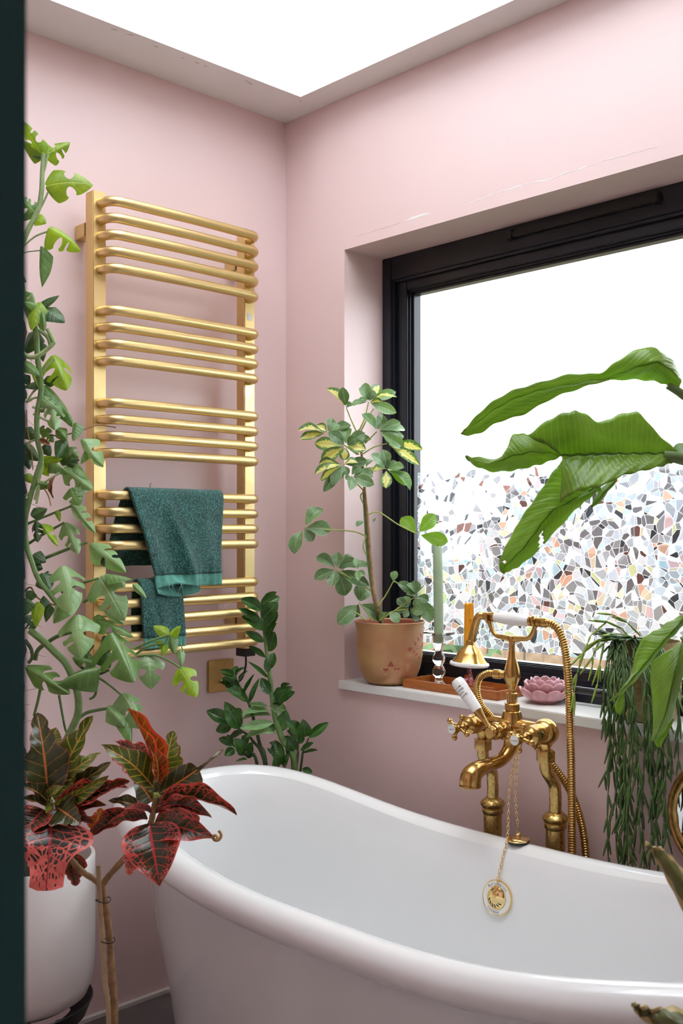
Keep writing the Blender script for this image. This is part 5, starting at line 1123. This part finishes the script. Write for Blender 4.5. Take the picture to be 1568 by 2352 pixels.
for p in ([(583, 445), (545, 360), (515, 285)], [(605, 430), (640, 350), (665, 245)], [(615, 440), (660, 350), (700, 290)], [(640, 525), (685, 480), (720, 445)], [(620, 600), (700, 550), (790, 525)], [(600, 600), (560, 570), (512, 540)], [(590, 600), (480, 520), (390, 450)],
          [(610, 640), (560, 650), (490, 668)], [(650, 690), (720, 688), (785, 695)], [(640, 850), (590, 800), (548, 745)], [(660, 1005), (735, 990), (860, 1070), (995, 1138)], [(645, 1150), (560, 1118), (400, 1108), (300, 1105), (225, 1092)], [(690, 1525), (620, 1480), (550, 1440), (450, 1372)], [(690, 1722), (650, 1660), (600, 1600)], [(650, 1720), (600, 1680), (560, 1660)],
          [(728, 1622), (780, 1550), (828, 1462)], [(750, 1720), (810, 1665), (935, 1642)], [(740, 1720), (860, 1640), (985, 1555)], [(830, 1462), (840, 1455), (860, 1470)], [(632, 850), (610, 880), (628, 930)], [(650, 1150), (628, 1220), (650, 1280)]):
    ust(p, .0020)
SL = [((515,285),[(378,155,'v'),(490,145),(555,255),(545,275)],62),((665,245),[(640,115),(600,150),(740,135,'v'),(850,175),(858,215,'v'),(855,318),(545,270),(598,235),(700,165),(760,250,'v')],60),
 ((725,440),[(618,325),(762,330),(880,382),(912,432),(690,350),(880,460),(905,555)],58),((790,525),[(800,455),(1032,568,'v'),(1008,672,'v'),(760,455),(870,555),(900,470)],58),
 ((512,540),[(300,525,'v'),(345,638,'v'),(500,640,'v'),(648,568,'v'),(640,452),(520,418),(390,452),(682,495),(590,480)],72),((390,450),[(185,440,'v'),(198,497,'v'),(312,402,'v'),(418,352),(545,400),(470,400)],60),
 ((490,668),[(298,738,'v'),(340,775,'v'),(330,662,'v'),(420,810),(360,852),(525,740),(450,772),(655,640),(592,655,'v'),(380,700,'v')],56),((545,742),[(605,678),(702,805),(540,842),(508,765),(698,750)],66),
 ((785,695),[(680,598),(800,625),(862,655),(688,712,'v'),(782,828,'v'),(945,842),(958,805,'l'),(905,690),(760,565),(712,668),(830,720,'v')],64),((640,690),[(700,640),(690,740),(600,700)],50),
 ((995,1138),[(885,1025,'l'),(1112,1000,'l'),(1202,1188,'l')],78),((225,1092),[(360,970),(412,1102),(290,1185),(162,1272)],84),
 ((450,1372),[(315,1285),(455,1258),(562,1292),(678,1352),(298,1442),(512,1552,'B'),(672,1490),(415,1490),(590,1330)],70),((600,1600),[(455,1745,'B'),(600,1468),(660,1515),(738,1712,'B'),(560,1700)],66),
 ((828,1462),[(852,1385)],56),((935,1642),[(855,1572),(912,1555),(905,1702,'B'),(1012,1712),(1038,1658),(850,1680)],56),((985,1555),[(858,1465),(972,1448),(920,1480),(985,1632,'B'),(1098,1722,'B'),(1072,1588),(920,1545)],60),((800,1655),[(738,1728,'B'),(870,1735,'B')],60),((640,1050),[(580,1085)],56),((690,1040),[(712,1042)],30),((590,1380),[(570,1300),(640,1420),(590,1450)],56)]
ki = 0
for (c, tips, w_) in SL:
    cd_ = US + lr.uniform(-.03, .03)
    for k, tp in enumerate(tips):
        f = tp[2] if len(tp) > 2 else ''
        b3 = at(*S_(*c), cd_); t2 = at(*S_(tp[0], tp[1]), cd_ + lr.uniform(-.035, .030))
        b3 = b3 + (t2 - b3) * .10
        mat = {'v': 'sch_var', 'l': 'sch_lime'}.get(f, 'sch')
        me = leaf_mesh('obo', mat, arch=(.10, .04, .14)[ki % 3], fold=(.30, .12)[ki % 2], wave=.015, seed=ki % 4, nu=12, nv=4)
        ln = math.hypot(tp[0] - c[0], tp[1] - c[1]); wd = min(w_ * (1.35 if f == 'B' else 1), max(ln * .55, 34))
        place_leaf(um, me, b3, t2, wd / 2.939 * US / FPX * 1.3, lr.uniform(-.5, .5)); ki += 1
    for tp in tips[:0]: pass

# ------------------------------------------------------------------ croton in front, left
def C1(x, y): return 40 + x / 4.9, 1620 + y / 4.9
def C2(x, y): return 250 + x / 5.058, 1600 + y / 5.058
def C3(x, y): return x / 2.45, 1560 + y / 2.45
DC = 1.76
cb_ = at(262, 2352, DC); cb_.z = 0
cro = thing('potted_croton', (cb_.x, cb_.y, 0), 'red and green croton with two leafy heads in front of the bath end', 'plant')
MB().lathe([(.085, 0), (.09, .01), (.115, .20), (.12, .225), (.112, .226), (.108, .19)], 40, Matrix.Translation((cb_.x, cb_.y, 0)), capt=False).build('pot', M['pot_d'], cro)
MB().lathe([(.109, .195), (.001, .20)], 30, Matrix.Translation((cb_.x, cb_.y, 0)), capb=False).build('soil', M['soil'], cro)
def knob(P, r0, seed):
    q = random.Random(seed); Q = smooth_path(P, 9); return MB().tube(Q, [r0 * (1 + q.uniform(-.10, .14)) for _ in Q], 12)
knob([(cb_.x, cb_.y, .19)] + [at(*C3(x, y), DC) for x, y in ((645, 1940), (632, 1700), (618, 1480), (600, 1320), (578, 1200), (572, 1150))], .0060, 1).build('trunk', M['bark'], cro)
knob([at(*C3(x, y), DC) for x, y in ((574, 1165), (610, 1110), (690, 1020), (760, 930), (830, 850))] + [at(*C2(x, y), DC) for x, y in ((495, 1440), (535, 1240), (560, 1130))], .0050, 2).build('branch', M['bark'], cro)
knob([at(*C3(x, y), DC) for x, y in ((572, 1165), (520, 1120), (460, 1080), (380, 980), (300, 800), (285, 690))], .0050, 3).build('branch', M['bark'], cro)
stem(cro, [(cb_.x - .02, cb_.y, .19)] + [at(*C3(x, y), DC - .014) for x, y in ((612, 1940), (590, 1700), (572, 1400), (560, 1200), (553, 1048))], .0040, 'cane', 'bamboo_stake', 5, .95, 10)
for (x, y) in ((572, 1243), (596, 1470)):
    c = at(*C3(x + 8, y), DC - .008); MB().tube([c + RGT * ((.0125) * math.cos(a)) + FWD * (.012 * math.sin(a)) + UP * (.0015 * math.sin(2 * a)) for a in [k * math.pi / 8 for k in range(17)]], .0009, 6).build('wire_tie', M['black'], cro)
CL = [(C1, 4.9, [((340,1000),(222,80),420,'oak','cr_dark',0,.02,.1),((395,1030),(850,120),330,'oak','cr_green',.02,.04,-.1),((410,1060),(940,540),380,'oak','cr_green',.01,.03,-.5),((500,1130),(1262,850),230,'oak','cr_red',-.01,.0,.2),((420,1130),(1030,785),120,'strap','cr_green',-.02,-.02,.7),
  ((350,1090),(30,890),150,'spear','cr_dark',-.02,-.06,.2),((335,1120),(545,905),150,'spear','cr_green',-.03,-.05,-.5),((340,1150),(20,1050),110,'spear','cr_dark',-.02,-.05,.4),((395,1190),(320,2090),700,'fiddle','cr_pink',-.03,-.10,.0),((450,1150),(715,1335),330,'oak','cr_dark',-.03,-.06,.3),
  ((300,1170),(70,1490),300,'spear','cr_red',-.03,-.07,.2),((600,1680),(660,2035),240,'oak','cr_red',.02,.01,.0),((860,1400),(945,1155),190,'oak','cr_orange',.04,.05,.2),((1262,1228),(785,1490),190,'spear','cr_red',.01,-.01,.1),((375,1130),(318,1215),60,'spear','mon_lime',-.04,-.05,.2),((370,470),(440,248),250,'heart','cr_green',.05,.06,.0),((700,1090),(1240,930),170,'oak','cr_red',.0,.0,-.5),((440,1090),(880,700),260,'oak','cr_green',.03,.05,.1),((330,1050),(60,520),240,'spear','cr_dark',.03,.04,.1),((420,1140),(1000,1120),170,'spear','cr_red',-.01,.0,.2),((420,1170),(860,1330),210,'oak','cr_red',.0,-.02,.1),((330,1200),(40,1700),260,'spear','cr_red',.03,.02,.0),((500,1090),(1060,640),230,'oak','cr_dark',.04,.05,.1)]),
 (C2, 5.058, [((535,1080),(-90,560),300,'spear','cr_green',-.01,-.03,.15),((530,1010),(212,138),130,'strap','cr_orange',.0,-.02,.7),((565,1000),(480,520),190,'spear','cr_orange',-.02,-.03,.5),((450,800),(65,518),190,'oak','cr_red',.04,.06,.2),((630,930),(748,395),310,'oak','cr_green',.03,.04,.1),((600,900),(515,525),190,'spear','cr_red',.04,.05,.3),
  ((580,1130),(1325,612),300,'tail','cr_dark',-.02,.03,.6),((640,1090),(990,850),260,'heart','cr_green',.04,.06,.0),((500,1220),(290,960),260,'spear','cr_dark',.02,.02,.1),((590,1260),(1485,1375),170,'strap','cr_red',-.02,-.03,.9),((600,1310),(1198,1412),170,'strap','cr_red',-.03,-.06,.8),((840,1240),(1045,1460),190,'oak','cr_pink',.0,-.01,.1),
  ((510,1475),(1240,1650),320,'spear','cr_red',-.03,-.07,.2),((468,1475),(592,2205),520,'spear','cr_red',-.05,-.10,.1),((500,1350),(165,1300),90,'spear','cr_pink',-.03,-.05,.3),((540,1360),(895,1300),80,'spear','cr_pink',-.03,-.04,.3),((370,1290),(-10,1215),130,'spear','cr_dark',.0,.0,.4),((450,1420),(-20,1485),150,'spear','cr_red',-.03,-.05,.3),
  ((330,1830),(230,2075),210,'oak','cr_pink',-.01,-.03,.2),((470,900),(400,640),160,'oak','cr_dark',.03,.04,.2),((330,930),(30,720),170,'oak','cr_red',.02,.02,.2),((600,1090),(820,560),230,'oak','cr_green',.05,.06,.2),((520,1300),(760,1180),120,'spear','cr_dark',.0,.0,.2)])]
for conv, sc_, L_ in CL:
    for i, (b, t, w_, kd, mt, d0, d1, roll) in enumerate(L_):
        big = w_ > 250
        ar = .22 if t[0] > 1100 and kd == 'strap' else (.13, .08)[i % 2]
        me = leaf_mesh(kd, mt, arch=ar, fold=(.22, .40)[i % 2] if kd not in ('fiddle',) else .10, wave=.035, seed=20 + i % 4, nu=30, nv=6)
        lvl = abs(t[1] - b[1]) < .45 * abs(t[0] - b[0]) and kd != 'fiddle' and (kd == 'strap' or roll >= .3)
        place_leaf(cro, me, at(*conv(*b), DC + d0), at(*conv(*t), DC + d1), w_ / sc_ * DC / FPX * 1.25, 0 if lvl else roll, face=(V((0, 0, .8)) - FWD * .65) if lvl else None)
for k, c in enumerate((C1(370, 1085), C2(555, 1150))):
    bud = MB()
    for j in range(8): bud.sphere(at(c[0] + lr.uniform(-5, 5), c[1] + lr.uniform(-6, 6), DC - .01 + lr.uniform(-.006, .006)), .0032, 8, 6)
    bud.build('bud', M['stem_y'], cro)
tipc = at(*C2(1246, 1630), DC - .072)
MB().tube([tipc + RGT * (.0025 + .0004 * k) * math.cos(k * .5) + UP * (.0025 + .0004 * k) * math.sin(k * .5) + FWD * (.0010 * k - .008) for k in range(16)], [.0024] * 16, 8).build('curled_dry_tip', simple('dry_tan_leaf', (.42, .20, .06), .6, var=.3, scale=80), cro)

# ------------------------------------------------------------------ lofted blades for the big leaves
def blade(parent, stations, mat, name='leaf', nv=8, cup=.25, seed=0, thick=.0007, cuts=()):
    """stations: (edge A, midrib, edge B), each (px, py, depth); a curved blade with two real faces"""
    A = smooth_path([at(*s[0]) for s in stations], 8); B = smooth_path([at(*s[1]) for s in stations], 8); C_ = smooth_path([at(*s[2]) for s in stations], 8)
    n = len(A); m_ = MB(); m_.uv = []; W = 2 * nv + 1; q = random.Random(seed)
    for i in range(n):
        wv = (A[i] - C_[i]).length
        for j in range(-nv, nv + 1):
            v = j / nv; a = abs(v); E_ = A[i] if v < 0 else C_[i]; p = B[i].lerp(E_, a)
            p = p - FWD * (cup * wv * .5 * a * (1 - a) ) + UP * (.0012 * math.sin(i * .9 + j))
            m_.v.append(tuple(p)); m_.uv.append((i / (n - 1), v))
    for i in range(n - 1):
        for j in range(W - 1):
            vc = (j + .5 - nv) / nv; uc = (i + .5) / (n - 1); dead = False
            for (cu, cv, ru, rv, sl) in cuts:
                if cv * vc > 0 and ((uc - cu - sl * (abs(vc) - abs(cv))) / ru) ** 2 + ((abs(vc) - abs(cv)) / rv) ** 2 < 1: dead = True
            if not dead: m_.f.append((i*W+j, i*W+j+1, (i+1)*W+j+1, (i+1)*W+j))
    o = m_.build(name, M[mat], parent, True, sharp=0)
    md = o.modifiers.new('blade_thickness', 'SOLIDIFY'); md.thickness = thick; return o
def L_(x, y, d): return (1000 + x / 2.7606, 760 + y / 2.7606, d)
def K_(x, y, d): return (1260 + x / 3.5636, 1400 + y / 3.5636, d)
bb_ = V((1.98, -.62, 0))
bop = thing('bird_of_paradise', bb_, 'large bird of paradise plant with torn green leaves reaching in from the right', 'plant')
MB().lathe([(.12, 0), (.125, .01), (.15, .26), (.156, .29), (.148, .291), (.143, .25)], 40, Matrix.Translation(bb_), capt=False).build('pot', M['pot_w'], bop)
MB().lathe([(.144, .255), (.001, .26)], 30, Matrix.Translation(bb_), capb=False).build('soil', M['soil'], bop)
d = 1.62
blade(bop, [(L_(158, 655, d), L_(160, 650, d), L_(165, 662, d)), (L_(210, 590, d), L_(240, 600, d), L_(270, 655, d)), (L_(330, 470, d), L_(370, 500, d), L_(400, 580, d)), (L_(480, 380, d), L_(520, 420, d), L_(560, 530, d)), (L_(660, 325, d), L_(700, 368, d), L_(740, 430, d)), (L_(860, 272, d), L_(900, 332, d), L_(920, 365, d)),
            (L_(1040, 265, d), L_(1080, 300, d), L_(1090, 318, d)), (L_(1170, 175, d - .02), L_(1250, 240, d - .03), L_(1270, 312, d)), (L_(1340, 100, d - .02), L_(1400, 200, d - .04), L_(1400, 325, d)), (L_(1490, 170, d), L_(1490, 250, d - .02), L_(1480, 352, d)), (L_(1560, 290, d + .02), L_(1560, 320, d), L_(1545, 360, d))], 'bop', seed=1)
stem(bop, [at(*L_(1470, 345, d)), at(*L_(1560, 400, d)), at(*L_(1640, 480, d)), at(*L_(1800, 800, d + .02)), bb_ + V((-.02, .0, 1.0)), bb_ + V((0, 0, .26))], .006, 'stem_g', 'leaf_stalk', 6, 2.0, 12)
d = 1.56
blade(bop, [(L_(800, 790, d), L_(800, 788, d), L_(797, 795, d)), (L_(700, 700, d - .01), L_(740, 775, d), L_(700, 835, d)), (L_(580, 660, d), L_(600, 770, d - .02), L_(600, 862, d)), (L_(490, 662, d), L_(470, 800, d - .02), L_(480, 885, d)), (L_(420, 800, d), L_(350, 840, d - .01), L_(350, 890, d)), (L_(250, 800, d), L_(240, 830, d), L_(240, 850, d)), (L_(190, 790, d + .01), L_(188, 795, d + .01), L_(192, 805, d + .01))], 'bop', seed=2, cup=.6)
blade(bop, [(L_(580, 662, d - .01), L_(800, 788, d), L_(785, 1088, d - .02)), (L_(720, 560, d - .01), L_(900, 785, d), L_(850, 1040, d - .04)), (L_(840, 512, d - .01), L_(1000, 783, d), L_(950, 1002, d - .05)), (L_(930, 515, d), L_(1100, 780, d), L_(1050, 985, d - .05)), (L_(1040, 575, d), L_(1200, 780, d), L_(1180, 920, d - .04)), (L_(1160, 530, d), L_(1300, 780, d), L_(1300, 890, d - .03)), (L_(1285, 518, d), L_(1400, 780, d), L_(1420, 862, d - .02)), (L_(1400, 640, d), L_(1480, 778, d), L_(1490, 840, d)), (L_(1520, 750, d), L_(1540, 780, d), L_(1545, 815, d))], 'bop', seed=3, cup=.35, nv=10)
stem(bop, [at(*L_(1440, 790, d)), at(*L_(1568, 815, d)), at(*L_(1700, 900, d)), bb_ + V((-.05, .05, .9)), bb_ + V((.02, .02, .26))], .008, 'stem_g', 'leaf_stalk', 6, 1.7, 12)
d = 1.60
blade(bop, [(L_(800, 825, d), L_(1040, 985, d), L_(1045, 1000, d)), (L_(740, 900, d), L_(900, 1060, d - .01), L_(960, 1070, d)), (L_(640, 1050, d), L_(745, 1140, d - .02), L_(880, 1140, d)), (L_(545, 1185, d), L_(660, 1240, d - .02), L_(740, 1290, d)), (L_(480, 1300, d), L_(570, 1360, d - .02), L_(640, 1400, d)), (L_(415, 1430, d), L_(480, 1455, d - .01), L_(530, 1490, d)), (L_(402, 1470, d), L_(430, 1500, d), L_(470, 1520, d)), (L_(405, 1510, d), L_(415, 1530, d), L_(430, 1540, d))], 'bop', seed=4, cup=.3, nv=12, cuts=[(.50, .72, .022, .40, .10), (.78, -.6, .020, .42, .08)])
blade(bop, [(L_(1140, 930, d), L_(1150, 940, d), L_(1150, 950, d)), (L_(1060, 990, d), L_(1080, 1010, d - .01), L_(1090, 1020, d)), (L_(1010, 1060, d), L_(1025, 1075, d - .01), L_(1045, 1080, d)), (L_(985, 1115, d), L_(990, 1118, d), L_(995, 1112, d))], 'bop', seed=5)
d = 1.80
blade(bop, [(K_(1110, 40, d), K_(1110, 60, d), K_(1112, 100, d)), (K_(1000, 90, d), K_(1040, 150, d - .02), K_(1060, 170, d)), (K_(880, 170, d), K_(940, 260, d - .02), K_(960, 270, d)), (K_(770, 235, d), K_(850, 370, d - .02), K_(870, 385, d)), (K_(705, 380, d), K_(760, 480, d - .02), K_(790, 485, d)), (K_(670, 540, d), K_(660, 590, d - .02), K_(680, 610, d)), (K_(560, 690, d), K_(560, 700, d), K_(565, 715, d)), (K_(495, 745, d), K_(497, 747, d), K_(500, 750, d))], 'bop', seed=6)
d = 1.74
blade(bop, [(K_(840, 420, d), K_(1100, 250, d), K_(1200, 320, d)), (K_(832, 560, d), K_(1040, 480, d - .03), K_(1120, 480, d)), (K_(845, 720, d), K_(1000, 660, d - .04), K_(1070, 640, d)), (K_(855, 880, d), K_(960, 830, d - .04), K_(1030, 800, d)), (K_(852, 1000, d), K_(910, 960, d - .03), K_(1000, 900, d)), (K_(840, 1060, d), K_(870, 1050, d - .01), K_(930, 1000, d)), (K_(842, 1072, d), K_(846, 1072, d), K_(852, 1068, d))], 'bop', seed=7, cup=.4)
blade(bop, [(K_(1000, 900, d + .03), K_(1010, 890, d + .03), K_(1020, 900, d + .03)), (K_(930, 990, d + .03), K_(960, 1000, d + .03), K_(985, 990, d + .03)), (K_(860, 1080, d + .03), K_(900, 1080, d + .03), K_(930, 1090, d + .03)), (K_(905, 1130, d + .03), K_(910, 1132, d + .03), K_(915, 1130, d + .03))], 'bop', seed=8)
blade(bop, [(K_(590, 700, d + .02), K_(600, 690, d + .02), K_(610, 690, d + .02)), (K_(535, 780, d + .02), K_(570, 790, d + .02), K_(610, 780, d + .02)), (K_(560, 850, d + .02), K_(580, 858, d + .02), K_(595, 850, d + .02))], 'bop', seed=9)
stem(bop, [at(*K_(1100, 100, 1.80)), at(*K_(1200, 60, 1.8)), at(*K_(1350, 200, 1.78)), bb_ + V((-.06, .03, .55)), bb_ + V((-.02, .02, .26))], .006, 'stem_g', 'leaf_stalk', 6, 1.7, 12)
stem(bop, [at(*K_(1090, 250, 1.74)), at(*K_(1210, 200, 1.74)), at(*K_(1350, 300, 1.74)), bb_ + V((-.05, -.03, .55)), bb_ + V((-.01, -.02, .26))], .006, 'stem_g', 'leaf_stalk', 6, 1.7, 12)

# ------------------------------------------------------------------ snake plant near the camera, bottom right
def R_(x, y, d): return (1340 + x / 3.607, 1700 + y / 3.607, d)
sn_b = V((1.92, -1.16, 0))
sn = thing('potted_snake_plant', sn_b, 'snake plant with yellow edged leaf tips in the near lower right corner', 'plant')
MB().lathe([(.09, 0), (.095, .01), (.115, .20), (.12, .22), (.112, .221), (.108, .19)], 36, Matrix.Translation(sn_b), capt=False).build('pot', M['pot_d'], sn)
MB().lathe([(.109, .195), (.001, .20)], 30, Matrix.Translation(sn_b), capb=False).build('soil', M['soil'], sn)
d = 1.06
blade(sn, [(R_(505, 868, d), R_(508, 868, d), R_(512, 866, d)), (R_(570, 920, d), R_(590, 910, d), R_(620, 900, d)), (R_(660, 1060, d), R_(700, 1030, d - .01), R_(740, 1010, d)), (R_(760, 1250, d), R_(820, 1200, d - .02), R_(880, 1180, d)), (R_(900, 1560, d), R_(1000, 1500, d - .03), R_(1090, 1450, d)), (R_(1050, 2200, d), R_(1150, 2150, d - .03), R_(1240, 2100, d)), (R_(1150, 3150, d), R_(1230, 3150, d - .02), R_(1310, 3150, d))], 'snake', seed=11, cup=.5, thick=.003)
d = .98
blade(sn, [(R_(405, 2190, d), R_(410, 2192, d), R_(415, 2188, d)), (R_(450, 2255, d), R_(460, 2235, d), R_(500, 2215, d)), (R_(530, 2330, d), R_(580, 2270, d), R_(640, 2225, d)), (R_(680, 2420, d), R_(740, 2340, d - .02), R_(800, 2245, d)), (R_(900, 2600, d), R_(980, 2500, d - .03), R_(1040, 2390, d)), (R_(1100, 3050, d), R_(1180, 3000, d - .03), R_(1260, 2950, d))], 'snake', seed=12, cup=.5, thick=.003)

# ------------------------------------------------------------------ trailing cactus on the sill, right
hx, hy = 1.094, .066
hg = thing('potted_trailing_cactus', (hx, hy, SZ), 'trailing mistletoe cactus in a gold ribbed pot spilling over the sill', 'plant')
M['goldpot'] = brass('woven_gold_pot', (.50, .40, .20), (.36, .27, .12), .42, .4, 90)
MB().lathe([(.050, SZ), (.058, SZ + .002)] + [(.060 + .010 * min(1, k / 10) + (.0007 if k % 2 else 0), SZ + .006 + k * .0038) for k in range(42)] + [(.0715, SZ + .1665), (.068, SZ + .166), (.067, SZ + .15)], 48, Matrix.Translation((hx, hy, 0)), capt=False).build('pot', M['goldpot'], hg)
MB().lathe([(.0672, SZ + .152), (.001, SZ + .156)], 36, Matrix.Translation((hx, hy, 0)), capb=False).build('soil', M['soil'], hg)
M['cactus'] = simple('dark_green_cactus_stem', (.060, .112, .026), .4, var=.45, scale=25); M['cactus_l'] = simple('lime_cactus_stem', (.24, .34, .05), .45, var=.3, scale=40)
def seg_mesh(mat):
    return MB().tube([(0, 0, 0), (0, .08, .01), (.0, .3, .02), (0, .6, .012), (0, .92, 0), (0, 1, 0)], [.035, .07, .085, .08, .05, .02], 6).mesh('segment', M[mat], True, 0, 0)
SGM = [seg_mesh('cactus'), seg_mesh('cactus_l')]
hq = random.Random(21); nseg = 0; extra = MB()
def segment(p, d_, L, r, lime):
    global nseg
    y = d_.normalized(); x = y.orthogonal().normalized(); z = x.cross(y)
    Mx = Matrix.Translation(p) @ Matrix((x, y, z)).transposed().to_4x4() @ Matrix.Diagonal((r * 12, L, r * 12, 1))
    if nseg < 296: put('segment', SGM[lime], hg, Mx)
    else: extra.add([Mx @ V(q) for q in seg_v], seg_f)
    nseg += 1
seg_v = [tuple(v.co) for v in SGM[0].vertices]; seg_f = [tuple(p.vertices) for p in SGM[0].polygons]
def strand(path, lime=False, dens=1.0):
    """a hanging chain of thin segments along a path, forking at its joints"""
    Q = smooth_path(path, 12); L = [0]
    for a, b in zip(Q[:-1], Q[1:]): L.append(L[-1] + (b - a).length)
    s = 0; j = 0
    def pt(s_):
        k = 0
        while k < len(L) - 2 and L[k+1] < s_: k += 1
        t = (s_ - L[k]) / max(1e-9, L[k+1] - L[k]); return Q[k].lerp(Q[k+1], min(1, t))
    while s < L[-1]:
        l = hq.uniform(.030, .050); a = pt(s); b = pt(min(L[-1], s + l)); d_ = b - a
        if d_.length < .006: break
        segment(a, d_, d_.length * 1.02, .0022, lime)
        for _ in range(2):
            if hq.random() < .60 * dens:
                sd = RGT * hq.uniform(-1, 1) + V((0, -1, 0)) * hq.uniform(-.05, .5); dn = (d_.normalized() + sd.normalized() * hq.uniform(.15, .5) + V((0, 0, -.25))).normalized()
                segment(b, dn, hq.uniform(.030, .050), .0024, lime)
        s += l
def rim(a_): return V((hx + .068 * math.cos(a_), hy + .068 * math.sin(a_), SZ + .164))
def fall(px, y_end, a_, out=.0, dens=1.0, lime=False):
    top = rim(a_); c = V((hx, hy, SZ + .16)); e0 = on_y(px, 1500, -.055 - out); ze = CAM.z - (y_end - HY) * 2.08 / FPX
    mid = V((e0.x, -.045 - out, .95)); end = V((e0.x + hq.uniform(-.008, .008), -.035 - out, ze))
    strand([c.lerp(top, .5), top + V((0, 0, .012)), top.lerp(mid, .45) + V((0, 0, .03)), mid, V((e0.x + hq.uniform(-.012, .012), -.040 - out, lerp(.95, ze, .35))), V((e0.x + hq.uniform(-.014, .014), -.036 - out, lerp(.95, ze, .7))), end], lime, dens)
for path in ([(1450, 1470), (1410, 1430), (1368, 1440), (1350, 1475)], [(1450, 1470), (1380, 1470), (1340, 1500), (1322, 1560), (1316, 1610)], [(1460, 1465), (1420, 1455), (1390, 1470), (1378, 1520), (1372, 1570)], [(1440, 1470), (1400, 1460), (1366, 1480), (1360, 1530)], [(1470, 1460), (1440, 1430), (1405, 1412)]):
    strand([at(x, y, 2.20 - .01 * k) for k, (x, y) in enumerate(path)], True, 1.1)
for (px, ye, a_) in ((1388, 1990, 3.9), (1400, 1960, 4.0), (1412, 1995, 4.1), (1424, 2000, 4.2), (1432, 1990, 4.3), (1442, 1960, 4.4), (1448, 1900, 4.4), (1380, 1800, 3.8), (1420, 1850, 4.1), (1435, 1780, 4.3), (1404, 1720, 4.0), (1408, 1900, 4.0), (1416, 1930, 4.1), (1428, 1960, 4.2), (1438, 1840, 4.3), (1394, 1900, 4.0), (1426, 1700, 4.2),
                     (1470, 1990, 4.6), (1482, 2000, 4.7), (1492, 1995, 4.8), (1502, 1960, 4.9), (1514, 1900, 5.0), (1498, 1850, 4.9), (1478, 1780, 4.7), (1486, 1930, 4.8), (1496, 1920, 4.8), (1506, 1820, 4.9), (1488, 1700, 4.8)):
    fall(px, ye, a_, hq.uniform(0, .02))
for (px, ye, a_) in ((1535, 1740, 5.2), (1550, 1760, 5.3), (1545, 1690, 5.4), (1560, 1720, 5.4)): fall(px, ye, a_, 0, .9)
eo = extra.build('segment', M['cactus'], hg, True, sharp=0); eo['kind'] = 'stuff'
